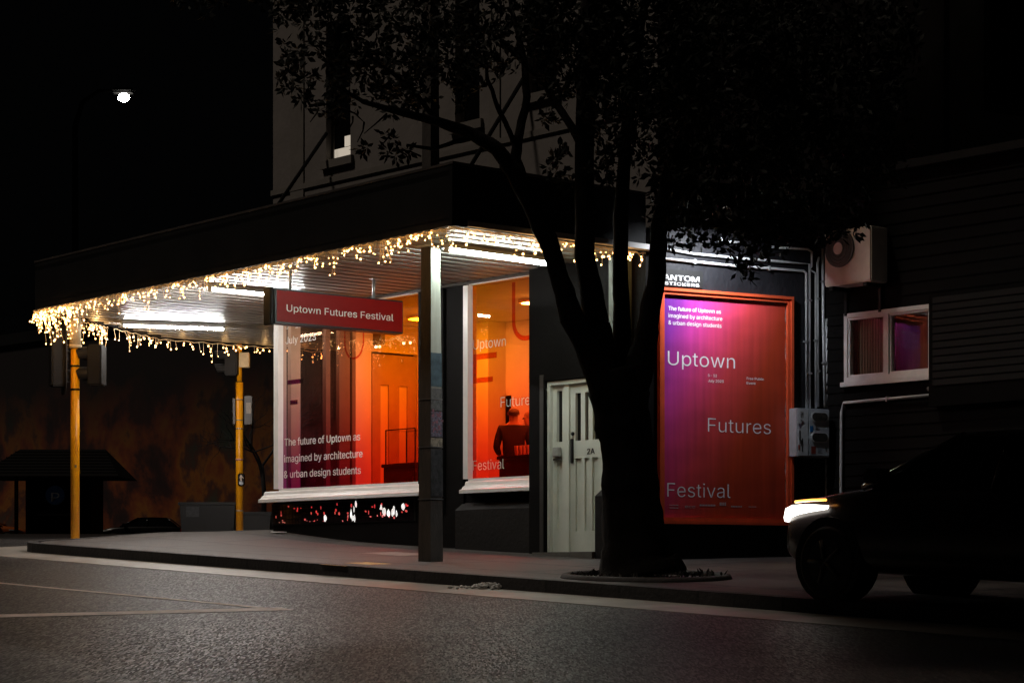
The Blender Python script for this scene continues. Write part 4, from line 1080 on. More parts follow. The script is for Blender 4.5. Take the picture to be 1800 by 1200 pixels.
ptext('Uptown', 1174, 1292, 641, .245, -.004)
ptext('5 – 12', 1244.5, 1260, 661.5, .045, .006)
ptext('July 2023', 1244.5, 1272, 671, .045, .006)
ptext('Free Public', 1312.5, 1343, 667, .045, .006)
ptext('Event', 1312.5, 1328, 675, .045, .006)
ptext('Futures', 1244.5, 1355, 758.5, .245, -.008)
ptext('Festival', 1173, 1284, 872.5, .245, -.008)
b_.build('lettering', M('poster_white_ink', (.92, .90, .94), .45, .06, 8), pb)
b_ = MB(FB)
ptext('ecc', 1204, 1222, 892, .05, .012)
for pa, pb_, py, h in ((1177, 1193, 888, .012), (1177, 1193, 893, .012), (1230, 1258, 889, .022), (1265, 1277, 888, .04), (1285, 1305, 891, .018), (1316, 1330, 891, .010)):
    xa = FB.hit(pa, py, YP)[0]; xb = FB.hit(pb_, py, YP)[0]; z_ = FB.hit(pa, py, YP)[1]
    n_ = max(3, int((xb - xa) / .022))
    for k in range(n_): q0 = xa + (xb - xa) * k / n_; b_.box(q0, q0 + (xb - xa) / n_ * .7, YP - .0005, YP, z_, z_ + h)
b_.build('logo_row', M('poster_small_print', (.42, .38, .40), .5, .1, 8), pb)
b_ = MB(FB)
x0, x1 = FB.hit(1135, 490)[0], FB.hit(1234, 490)[0]; z0 = FB.hit(1225, 508)[1]; z1 = FB.hit(1225, 480)[1]
ps = thing('billsticker_plate', 'small black name plate with white letters above the poster frame', 'sign', FB((x0 + x1) / 2, -.01, z0), FB.ang)
b_.box(x0, x1, -.02, -.003, z0 + .012, z1 + .02); b_.build('plate', black_m, ps)
b_ = MB(FB); YQ = -.0215
put_text(b_, 'PHANTOM', FB.hit(1143, 490, YQ)[0], FB.hit(1228.5, 490, YQ)[0], FB.hit(1228, 496, YQ)[1], .092, YQ, .03)
put_text(b_, 'BILLSTICKERS', FB.hit(1141, 500, YQ)[0], FB.hit(1229, 500, YQ)[0], FB.hit(1229, 504.5, YQ)[1], .052, YQ, -.002)
b_.build('lettering', M('plate_white', (.8, .8, .8), .5, .04, 9), ps)
# gooseneck lamp over the poster
lx, lz = FB.hit(1225, 400)[0], FB.hit(1225, 395)[1]
lamp = thing('poster_lamp', 'flood lamp on a short arm lighting the poster from above', 'lamp', FB(lx, 0, lz), FB.ang)
b_ = MB(FB); b_.tube([(lx, 0, lz), (lx, -.4, lz + .1), (lx, -.68, lz + .12)], .02); b_.build('arm', steel_m, lamp)
fl_ = Fr(0, 0, 0); fl_.m = FB.m @ Matrix.Translation((lx, -.72, lz)) @ Matrix.Rotation(R(-50), 4, 'X') ; fl_.inv = fl_.m.inverted()
b_ = MB(fl_); b_.frame(-.17, .17, -.08, .08, .02, -.02, .12); b_.box(-.17, .17, -.04, -.02, -.08, .08); hd = b_.build('lamp_head', black_m, lamp)
b_ = MB(fl_); b_.face([(-.14, .03, -.055), (.14, .03, -.055), (.14, .03, .055), (-.14, .03, .055)]); b_.build('lamp_face', EM('flood_lamp', (.90, .94, 1.0), 850), hd)

# conduits on the wall
def conduit(pts, r_, label, fr=FB, ys=-.03):
    q = [(*fr.hit(px, py, ys), ys) for px, py in pts]; q = [(a, c, b) for a, b, c in q]
    m_ = MB(fr); m_.tube(q, r_, 8); t = thing('conduit', label, 'pipe', fr(q[-1][0], 0, q[-1][2]), fr.ang, 'pale conduits on the black wall')
    m_.build('pipe', conduit_m, t)
    c_ = MB(fr)
    for a, b in zip(q, q[1:]):
        d = Vector(b) - Vector(a); n_ = int(d.length / .9)
        for k in range(n_):
            p = Vector(a) + d * (k + .5) / max(1, n_)
            if abs(d.x) > abs(d.z): c_.box(p.x - .012, p.x + .012, ys - r_ - .004, -.003, p.z - r_ - .012, p.z + r_ + .012)
            else: c_.box(p.x - r_ - .012, p.x + r_ + .012, ys - r_ - .004, -.003, p.z - .012, p.z + .012)
    if len(c_.bm.verts): c_.build('clip', steel_m, t)
    else: c_.bm.free()
    return t
conduit([(1150, 434), (1218, 446), (1300, 454), (1375, 460), (1423, 464), (1423, 720)], .017, 'conduit running across above the plate and dropping on the left of the bundle')
conduit([(1150, 453), (1290, 467), (1412, 476), (1417, 480), (1417.5, 720)], .017, 'lower conduit running across just above the plate and poster top')
conduit([(1355, 434), (1420, 438), (1427, 443), (1427, 468), (1423, 474), (1434, 480), (1434, 717)], .016, 'conduit with a bent top at the right end near the air conditioner')
conduit([(1440, 452), (1437, 462), (1438, 715)], .016, 'slim vertical conduit with a short hooked top')
conduit([(1446, 430), (1447, 560), (1450, 716)], .018, 'tall vertical conduit in the corner beside the air conditioner')
conduit([(1452, 560), (1454, 716)], .022, 'short thick vertical conduit above the meter box')
conduit([(1452, 806), (1452, 850), (1453, 975)], .014, 'thin conduit dropping from the meter box to the ground')
b_ = MB(FB); x_, z_ = FB.hit(1264, 425)
t = tag(rebase(MB(FB).tube([(x_, -.002, z_), (x_, -.05, z_), (x_ + .28, -.06, z_ + .004)], .016).ball((x_, -.05, z_), .045, 2).build('wall_bracket', conduit_m), FB(x_, 0, z_)), 'short pale bracket with a round end high on the black wall', 'bracket')
b_.bm.free()
# meter box
mx0, mx1 = FB.hit(1400, 760, -.2)[0], FB.hit(1457, 760, -.2)[0]; mz0, mz1 = FB.hit(1430, 803, -.2)[1], FB.hit(1430, 718, -.2)[1]
mt = thing('meter_box', 'grey steel meter box with two oval windows and stickers', 'meter box', FB((mx0 + mx1) / 2, -.1, mz0), FB.ang)
grey_box = M('grey_meter_enamel', (.40, .43, .47), .45, .2, 8, .05)
mfr = Fr(0, 0, 0); mfr.m = FB.m @ Matrix.Translation((mx0, -.21, 0)); mfr.inv = mfr.m.inverted(); mw = mx1 - mx0
b_ = MB(mfr); b_.box(0, mw, 0, .205, mz0, mz1, .008); b_.build('box', grey_box, mt)
mzc = lambda q: mz0 + (mz1 - mz0) * q
mxd = mw * .36
b_ = MB(mfr); b_.box(mxd, mw - .01, -.012, -.001, mz0 + .015, mz1 - .015, .005); dd_ = b_.build('door', grey_box, mt)
b_ = MB(mfr); b_.box(.012, mxd - .012, -.008, -.001, mz0 + .012, mz1 - .012, .004); b_.build('side_door', M('pale_meter_enamel', (.58, .60, .63), .45, .15, 8), mt)
def stadium(mb_, x0, x1, z0, z1, y0, y1):
    r_ = (z1 - z0) / 2; pr = []
    for k in range(13): a = math.pi / 2 - math.pi * k / 12; pr.append((x1 - r_ + r_ * math.cos(a), (z0 + z1) / 2 + r_ * math.sin(a)))
    for k in range(13): a = -math.pi / 2 - math.pi * k / 12; pr.append((x0 + r_ + r_ * math.cos(a), (z0 + z1) / 2 + r_ * math.sin(a)))
    mb_.prism(pr, y1, 'y', y0)
for q in (.83, .41):
    b_ = MB(mfr); stadium(b_, mxd + .025, mw - .03, mzc(q - .11), mzc(q + .11), -.024, -.012); wf = b_.build('window', M('bright_meter_rim', (.55, .57, .6), .35, .1, 8), dd_)
    b_ = MB(mfr); stadium(b_, mxd + .04, mw - .045, mzc(q - .085), mzc(q + .085), -.027, -.0245); b_.build('glass', M('meter_glass', (.05, .045, .04), .15, .6, 12), wf)
def stick(x0, x1, q0, q1, col, nm, ang=0):
    b_ = MB(mfr); yy = -.0135 if x0 > mxd else -.0095
    b_.box(x0, x1, yy - .001, yy, mzc(q0), mzc(q1)); b_.build('sticker', M(nm, col, .5, .5, 40), mt)
stick(mxd + .012, mxd + .06, .52, .64, (.02, .16, .42), 'blue_sticker'); stick(mxd + .03, mxd + .10, .07, .22, (.22, .035, .02), 'red_sticker'); stick(mxd + .13, mxd + .19, .10, .2, (.2, .22, .26), 'pale_sticker')
stick(.02, .06, .60, .68, (.10, .09, .14), 'violet_sticker'); stick(.05, .09, .82, .94, (.45, .45, .45), 'white_sticker'); stick(.03, .05, .34, .54, (.05, .05, .05), 'black_sticker'); stick(.07, .085, .1, .38, (.04, .04, .04), 'black_strip_sticker'); stick(.0 + .014, .04, .14, .24, (.30, .06, .03), 'orange_sticker')
b_ = MB(mfr); random.seed(8)
for (cx, cq, n_) in ((mxd + .13, .6, 9), (mw - .05, .16, 6), (.07, .72, 6), (.06, .3, 8), (.08, .88, 6)):
    p = [(cx + random.uniform(-.035, .035), -.0155 if cx > mxd else -.0115, mzc(cq) + random.uniform(-.03, .03)) for _ in range(n_)]
    b_.tube(p, .0028, 4, False)
b_.build('scribble', black_m, mt)

# ---------------------------------------------------------------- lean-to on the right
ct = 5.02
side = thing('side_building', 'low black weatherboard building with a white framed window on the right', 'building', FC(2, 0, road_z(5, 28) - CAMZ), A_ANG)
cx0, cz0 = FC.hit(1488, 672); cx1 = FC.hit(1644, 600)[0]; cz1 = FC.hit(1490, 552)[1]
CL = 12.0
b_ = MB(FC)
def boards(xa, xb, za, zb):
    z_ = za
    while z_ < zb - .01:
        h = min(.15, zb - z_)
        b_.prism([(-.018, z_), (-.004, z_ + h), (.1, z_ + h), (.1, z_)], xb, 'x', xa); z_ += .15
boards(.0, CL, -1.4, cz0 - .02); boards(0.0, cx0, cz0 - .02, cz1); boards(cx1 + .02, CL, cz0 - .02, cz1); boards(0, CL, cz1, ct)
b_.build('wall', board_m, side)
b_ = MB(FC); b_.box(.0, CL, -.1, 9, ct + .002, ct + .10); b_.build('roof', black_m, side)
b_ = MB(FC); b_.box(cx1 + .03, CL, -.16, -.03, FC.hit(1700, 800)[1] + .6, FC.hit(1648, 520)[1] )
bk = b_.build('shutter_bay', M('dark_block_bay', (.0045, .004, .0038), .9, .3, 3, .3, spec=.1), side)
b_ = MB(FC); z_ = FC.hit(1700, 690)[1] + .1
while z_ < FC.hit(1648, 520)[1] - .1:
    b_.box(cx1 + .1, CL, -.175, -.161, z_, z_ + .07); z_ += .09
b_.build('slat', M('dark_slat', (.006, .005, .0045), .9, .3, 4), bk)
wf = MB(FC); wf.frame(cx0, cx1, cz0, cz1, .055, -.05, .05); mid = (cx0 + cx1) / 2 - .02; wf.box(mid - .035, mid + .035, -.05, .05, cz0 + .055, cz1 - .055)
wf.frame(cx0 + .055, mid - .035, cz0 + .055, cz1 - .055, .03, -.03, .03); wf.frame(mid + .035, cx1 - .055, cz0 + .055, cz1 - .055, .03, -.03, .03)
wf = wf.build('window', M('white_window_paint', (.85, .85, .84), .45, .12, 5), side)
for a_, b2 in ((cx0 + .085, mid - .065), (mid + .065, cx1 - .085)):
    g_ = MB(FC); g_.face([(a_, .0, cz0 + .085), (b2, .0, cz0 + .085), (b2, .0, cz1 - .085), (a_, .0, cz1 - .085)]); g_.build('pane', glass('reflective_window_glass', (.7, .7, .7), .0), wf)
s_ = MB(FC); s_.box(cx0 - .03, cx1 + .02, -.09, -.03, cz0 - .06, cz0 - .004); s_.build('sill', M('white_window_paint', (.85, .85, .84)), wf)
cu = MB(FC)
for k in range(26):
    q0 = cx0 + .08 + (mid - cx0 - .12) * k / 26; cu.box(q0, q0 + .017, .12 + .02 * (k % 2), .14 + .02 * (k % 2), cz0 + .03, cz1 - .03)
cu.build('curtain', M('beige_curtain', (.40, .31, .22), .8, .3, 6, stretch=(4, 1, .3)), wf)
cu = MB(FC); cu.box(mid, cx1, .14, .16, cz0, cz1); cu.build('reflection_panel', M('brown_reflection', (.30, .10, .06), .8, .3, 5, stretch=(6, 1, .3)), wf)  # the poster's reddish reflection, painted as a brown panel behind the pane
# side conduit, wall batten
conduit([(1460, 952), (1480, 955), (1478, 945), (1478.5, 800), (1479, 725), (1483, 708), (1640, 694)], .02, 'long grey conduit up the weatherboards and across under the white window', FC, -.06)
x0, x1 = FC.hit(1632, 690, -.1)[0], FC.hit(1750, 690, -.1)[0]; z_ = FC.hit(1632, 690, -.1)[1]
t = thing('wall_light', 'unlit long batten light on the dark boards right of the white window', 'light', FC((x0 + x1) / 2, -.05, z_), A_ANG)
b_ = MB(FC); b_.box(x0, x1, -.14, -.032, z_ + .02, z_ + .07, .01); b_.build('housing', M('grey_batten', (.16, .15, .15), .45, .2, 8), t)
b_ = MB(FC); b_.tube([(x0 + .15, -.1, z_ - .01), (x1 - .02, -.1, z_ - .01)], .018); b_.build('tube', M('unlit_tube', (.22, .21, .2), .3, .1, 6), t)
b_ = MB(FC); b_.tube([(x0 + .08, -.08, z_ + .07), (x0 + .1, -.08, z_ + .14), (x0 + .16, -.08, z_ + .15), (x0 + .19, -.08, z_ + .07)], .008); b_.build('cable', black_m, t)
# air conditioner
x0, x1 = FC.hit(1449, 450, -.35)[0], FC.hit(1531, 450, -.35)[0]; z0, z1 = FC.hit(1451, 504, -.35)[1], FC.hit(1451, 408, -.35)[1]
acm = M('cream_appliance_enamel', (.78, .73, .66), .45, .12, 5)
ac = thing('air_conditioner', 'cream air conditioner unit with round fan high in the wall corner', 'air conditioner', FC((x0 + x1) / 2, -.2, z0), A_ANG)
b_ = MB(FC); b_.box(x0, x1, -.35, -.03, z0, z1, .015); b_.build('casing', acm, ac)
xc, zc = FC.hit(1476, 437, -.36); rr_ = FC.hit(1501, 437, -.36)[0] - xc
b_ = MB(FC); b_.tube([(xc, -.352, zc), (xc, -.372, zc)], rr_, 32); fg = b_.build('fan_grille', M('dark_fan_grille', (.06, .05, .045), .5, .2, 8), ac)
b_ = MB(FC)
for k in range(4): b_.tube([(xc + rr_ * (.35 + .16 * k) * math.cos(a * .196), -.376, zc + rr_ * (.35 + .16 * k) * math.sin(a * .196)) for a in range(33)], .006, 4, False)
b_.build('grille_ring', M('grey_grille', (.13, .12, .11), .4, .1, 8), fg)
b_ = MB(FC); b_.tube([(xc - .01, -.374, zc), (xc - .01, -.384, zc)], rr_ * .32, 20); b_.build('hub', acm, fg)
for q in (.12, .85):
    b_ = MB(FC); x_ = x0 + (x1 - x0) * q; b_.box(x_ - .03, x_ + .03, -.33, -.03, z0 - .05, z0 - .002); b_.box(x_ - .02, x_ + .02, -.06, -.03, z0 - .35, z0 - .05); b_.build('bracket', black_m, ac)

# ---------------------------------------------------------------- people
def skin(name, joints, edges, mat, parent, fr, sub=2):
    """joints: (x, y, z, r) in the person's frame"""
    me = bpy.data.meshes.new(name); me.from_pydata([j[:3] for j in joints], edges, [])
    o = bpy.data.objects.new(name, me); COL.objects.link(o)
    o.modifiers.new('skin', 'SKIN'); s_ = o.modifiers.new('sub', 'SUBSURF'); s_.levels = sub
    for i, j in enumerate(joints):
        d = me.skin_vertices[0].data[i]
        r_ = j[3]; d.radius = r_ if isinstance(r_, tuple) else (r_, r_); d.use_root = (i == 0)
    dg = bpy.context.evaluated_depsgraph_get()
    m2 = bpy.data.meshes.new_from_object(o.evaluated_get(dg)); bpy.data.objects.remove(o); bpy.data.meshes.remove(me)
    m2.name = name; m2.transform(fr.m)
    for p in m2.polygons: p.use_smooth = True
    m2.materials.clear()
    return link(name, m2, mat, parent)
skin_m = M('skin', (.50, .30, .21), .5, .08, 12)
def hand_joints(J, E, wrist, wi, d, side):
    """palm and five fingers from a wrist along direction d"""
    d = Vector(d).normalized(); up = Vector((0, .3, 1)).normalized(); lat = d.cross(up).normalized(); base_i = len(J)
    w = Vector(wrist); p = w + d * .055; J.append((*p, .026)); E.append((wi, base_i)); pi = base_i
    for k, (o_, l_) in enumerate(((-.03, .062), (-.01, .074), (.01, .07), (.03, .055))):
        a = p + d * .03 + lat * o_; b = a + d * l_ * .55; c = b + (d * .7 - up * .7) * l_ * .45; i = len(J)
        J += [(*a, .010), (*b, .009), (*c, .008)]; E += [(pi, i), (i, i + 1), (i + 1, i + 2)]
    a = w + d * .025 + lat * -.035 * side; b = a + (d * .6 - lat * .6 * side) * .04; i = len(J)
    J += [(*a, .012), (*b, .010)]; E += [(wi, i), (i, i + 1)]
def person(label, x, y, yaw, h, top_m, hair_m, arms, lean=.03, hairk=1.0, legs_m=None):
    fr = Fr(0, 0, 0); fr.m = FA.m @ Matrix.Translation((x, y, FLOOR)) @ Matrix.Rotation(yaw, 4, 'Z') @ Matrix.Scale(h / 1.75, 4); fr.inv = fr.m.inverted()
    loc = FA(x, y, FLOOR); t = thing('person', label, 'person', loc, A_ANG + yaw, 'people inside the shop')
    L_ = lean
    J = [(0, 0, .95, .10), (0, L_ * .5, 1.2, .10), (0, L_, 1.42, .07), (0, L_ + .015, 1.50, .055), (0, L_ + .04, 1.575, (.062, .07)), (0, L_ + .045, 1.645, (.074, .092)), (0, L_ + .035, 1.705, (.066, .08)),
         (0, L_ + .125, 1.615, .014)]
    E = [(0, 1), (1, 2), (2, 3), (3, 4), (4, 5), (5, 6), (4, 7)]
    for s_ in (-1, 1):
        i = len(J); J += [(s_ * .09, 0, .88, .075), (s_ * .10, .01, .50, .055), (s_ * .10, -.01, .09, .042), (s_ * .105, .12, .035, .03)]
        E += [(0, i), (i, i + 1), (i + 1, i + 2), (i + 2, i + 3)]
        i = len(J); el, wr = arms[0 if s_ < 0 else 1]
        J += [(s_ * .19, L_, 1.40, .045), (*el, .038), (*wr, .027)]; E += [(2, i), (i, i + 1), (i + 1, i + 2)]
        hand_joints(J, E, wr, i + 2, Vector(wr) - Vector(el), s_)
    skin('body', J, E, skin_m, t, fr, 2)
    J = [(0, 0, .88, (.175, .125)), (0, L_ * .4, 1.12, (.165, .12)), (0, L_ * .9, 1.33, (.185, .12)), (0, L_, 1.44, (.09, .075))]; E = [(0, 1), (1, 2), (2, 3)]
    for s_ in (-1, 1):
        i = len(J); el, wr = arms[0 if s_ < 0 else 1]; wq = Vector(el).lerp(Vector(wr), .88)
        J += [(s_ * .185, L_, 1.40, .068), (*el, .056), (*wq, .042)]; E += [(2, i), (i, i + 1), (i + 1, i + 2)]
    skin('jacket', J, E, top_m, t, fr, 2)
    J = [(0, 0, .93, (.15, .11))]; E = []
    for s_ in (-1, 1):
        i = len(J); J += [(s_ * .09, 0, .82, .09), (s_ * .10, .01, .50, .07), (s_ * .10, -.01, .10, .058)]; E += [(0, i), (i, i + 1), (i + 1, i + 2)]
    skin('trousers', J, E, legs_m or M('dark_trousers', (.015, .014, .016), .8, .2, 20), t, fr, 2)
    q = MB(fr)
    if hairk > .7:
        q.ball((0, L_ + .02, 1.675), .088 * hairk, 3, (.95, 1.12, 1.0))
        q.ball((0, L_ - .02, 1.63), .075, 2, (1, .9, 1.1))
    else:
        q.ball((0, L_ - .005, 1.635), .08, 3, (1.0, .95, .72))
    for v in q.bm.verts:
        v.co += Vector((1, 1, 1)) * mnoise.noise(v.co * 40) * .006
    q.build('hair', hair_m, t)
    q = MB(fr)
    for s_ in (-1, 1): q.ball((s_ * .078, L_ + .035, 1.62), .026, 2, (.4, .8, 1.2))
    q.build('ears', skin_m, t)
    q = MB(fr)
    for s_ in (-1, 1): q.ball((s_ * .031, L_ + .128, 1.638), .011, 2)
    q.build('eyes', M('eye_dark', (.03, .02, .02), .2, .1, 10), t)
    q = MB(fr); q.ball((0, L_ + .118, 1.565), .018, 2, (1.3, .5, .35)); q.build('mouth', M('lips', (.35, .14, .11), .5, .1, 10), t)
    return t
jk = M('dark_jacket_cloth', (.018, .013, .013), .85, .25, 25, .2)
man = FA.hit(903, 730, 1.7)
person('balding man in a dark jacket seen from behind through the orange window', man[0], 1.7, R(50), 1.74, jk, M('grey_hair', (.16, .12, .10), .8, .4, 60), [((-.25, .02, 1.13), (-.20, .22, 1.03)), ((.25, .02, 1.13), (.20, .22, 1.05))], .05, .5)
m2x = FA.hit(857, 740, 3.42)
person('person facing the street, half hidden behind the man in the dark jacket', m2x[0], 3.42, R(222), 1.66, M('black_top_cloth', (.02, .012, .012), .8, .2, 20), M('brown_hair', (.05, .03, .02), .6, .3, 50), [((-.24, .02, 1.13), (-.14, .24, 1.12)), ((.24, .02, 1.13), (.12, .26, 1.16))], .02, 1.0)
m3x = FA.hit(929, 740, 2.3)
person('person in pale top mostly hidden by the pier beside the door', m3x[0] + .10, 2.3, R(150), 1.68, M('pale_top_cloth', (.5, .42, .38), .8, .1, 20), M('fair_hair', (.35, .24, .12), .6, .3, 50), [((-.24, .02, 1.13), (-.16, .2, 1.08)), ((.24, .02, 1.13), (.16, .2, 1.08))], .02, 1.0)
# furniture inside
cm = M('dark_counter_wood', (.03, .018, .012), .5, .3, 5)
def counter(x0, x1, y0, y1, label):
    p_ = FA((x0 + x1) / 2, (y0 + y1) / 2, FLOOR); t = thing('counter', label, 'counter', p_, A_ANG, 'counters inside the shop')
    q = MB(FA); q.box(x0 + .03, x1 - .03, y0 + .03, y1 - .03, FLOOR, 1.64); q.build('cabinet', cm, t)
    q = MB(FA); q.box(x0, x1, y0, y1, 1.642, 1.69, .008); q.build('counter_top', cm, t)
    q = MB(FA); q.box(x0 + .06, x1 - .06, y0 + .01, y0 + .028, FLOOR + .12, 1.58); q.build('front_panel', M('counter_panel', (.05, .02, .015), .5, .3, 6), t)
    return t
counter(-2.62, -1.80, 1.0, 1.5, 'dark low counter behind the wide shop window')
counter(.22, 1.7, .85, 1.3, 'dark bar counter in front of the man in the dark jacket')
glm = M('pale_drinking_glass', (.75, .7, .65), .1, .1, 10)
gx0 = FA.hit(906, 800, 1.0)[0]
for k in range(8):
    x_ = gx0 + k * .075
    q = MB(FA); q.tube([(x_, 1.02, 1.692), (x_, 1.02, 1.70), (x_, 1.02, 1.83)], [.026, .022, .032], 10); q = rebase(q.build('drinking_glass', glm), FA(x_, 1.02, 1.692))
    tag(q, 'clear drinking glass standing in a row on the bar counter', 'glass', 'row of glasses on the bar counter')
dc = thing('display_case', 'thin framed clear display case on the counter behind the wide window', 'display case', FA(-2.2, 1.25, 1.692), A_ANG)
q = MB(FA); x0, x1, y0, y1, z0, z1 = -2.58, -1.86, 1.05, 1.45, 1.692, 2.2
for x_ in (x0, x1 - .015):
    for y_ in (y0, y1 - .015): q.box(x_, x_ + .015, y_, y_ + .015, z0, z1)
for y_ in (y0, y1 - .015): q.box(x0 + .015, x1 - .015, y_, y_ + .015, z1 - .015, z1)
q.build('frame', black_m, dc)
q = MB(FA); q.box(x0 + .02, x1 - .02, y0 + .02, y1 - .02, z0 + .01, z1 - .02); q.build('glazing', glass('case_glass', (.93, .93, .93)), dc)

# ---------------------------------------------------------------- street bits
def litter(px, py, n, spread, label, name, mat, fz_, D):
    random.seed(int(px)); c = at(px, py, D); q = MB(WORLD)
    for k in range(n):
        x_ = c.x + random.gauss(0, spread); y_ = c.y + random.gauss(0, spread * .5); z_ = fz_(x_, y_) - CAMZ + .012
        r_ = random.uniform(.008, .03); hgt = random.uniform(0, .05) * math.exp(-((x_ - c.x) / spread) ** 2)
        q.ball((x_, y_, z_ + hgt), r_, 1, (random.uniform(.6, 1.3), random.uniform(.6, 1.3), random.uniform(.4, .9)))
    o = q.build(name, mat); return tag(rebase(o, (c.x, c.y, fz_(c.x, c.y))), label, 'litter')
gp = FK(.95, -.14, 0)
litter(862, 1030, 130, .16, 'heap of pale shredded litter lying in the gutter', 'litter_heap', M('pale_litter', (.62, .60, .58), .5, .4, 30), lambda x, y: road_z(x, y) + .006, 24.0)
q = MB(WORLD); c = at(489, 936, 33.6); z_ = pave_z(c.x, c.y) - CAMZ + .012
q.prism([(c.x - .1, c.y - .1), (c.x + .08, c.y - .14), (c.x + .12, c.y + .06), (c.x - .05, c.y + .1)], z_ + .012, 'z', z_); tag(rebase(q.build('paper_scrap', letter_m), (c.x, c.y, z_ + CAMZ)), 'white paper scrap on the pavement below the leadlight strip', 'litter')
def pave_patch(px, py, D, w, l, name, mat, up=.004):
    c = at(px, py, D); fr = Fr(c.x, c.y, A_ANG); q = MB(WORLD)
    P = [fr(x_, y_, 0) for x_, y_ in ((-w / 2, -l / 2), (w / 2, -l / 2), (w / 2, l / 2), (-w / 2, l / 2))]
    q.face([(p.x, p.y, pave_z(p.x, p.y) - CAMZ + up) for p in P]); return q.build(name, mat)
struct(pave_patch(647, 985, 26.6, .5, .34, 'pavement_marking', M('yellow_pave_paint', (.55, .36, .12), .6, .4, 12)))
struct(pave_patch(590, 993, 26.2, .5, .1, 'pavement_marking', M('yellow_pave_paint', (.55, .36, .12))))
tag(rebase(pave_patch(700, 967, 29.0, .9, .6, 'utility_cover', M('pale_concrete_cover', (.20, .18, .165), .7, .3, 9)), (at(700, 967, 29).x, 29, pave_z(at(700, 967, 29).x, 29))), 'flat concrete utility cover set in the pavement beside the pole', 'cover')

# ---------------------------------------------------------------- street lamp far left
lp = at(218, 172, 48.0); gz = road_z(lp.x - 1.6, 48)
sl2 = thing('street_lamp', 'tall street lamp shining bright white against the black sky', 'street lamp', (lp.x - 1.03, 48, gz))
q = MB(WORLD); x_ = lp.x - 1.03; zt = lp.z - CAMZ
q.tube([(x_, 48, gz - CAMZ), (x_, 48, zt - .6), (x_ + .15, 48, zt - .1), (x_ + .5, 48, zt + .14), (x_ + .8, 48, zt + .14)], [.09, .06, .05, .04, .035], 10); q.build('pole', M('black_lamp_post', (.00004, .00004, .00004), 1.0, .2, 5, spec=0.0), sl2)
q = MB(WORLD); q.box(lp.x - .26, lp.x + .22, 47.9, 48.2, zt + .10, zt + .2, .04); hd = q.build('lamp_head', M('dark_lamp_head', (.001, .001, .001), .9, spec=0.0), sl2)
q = MB(WORLD); q.ball((lp.x, 47.98, zt), .11, 2, (1.1, .9, .85)); q.build('bulb', EM('street_lamp_bulb', (1, .95, .86), 550), hd)

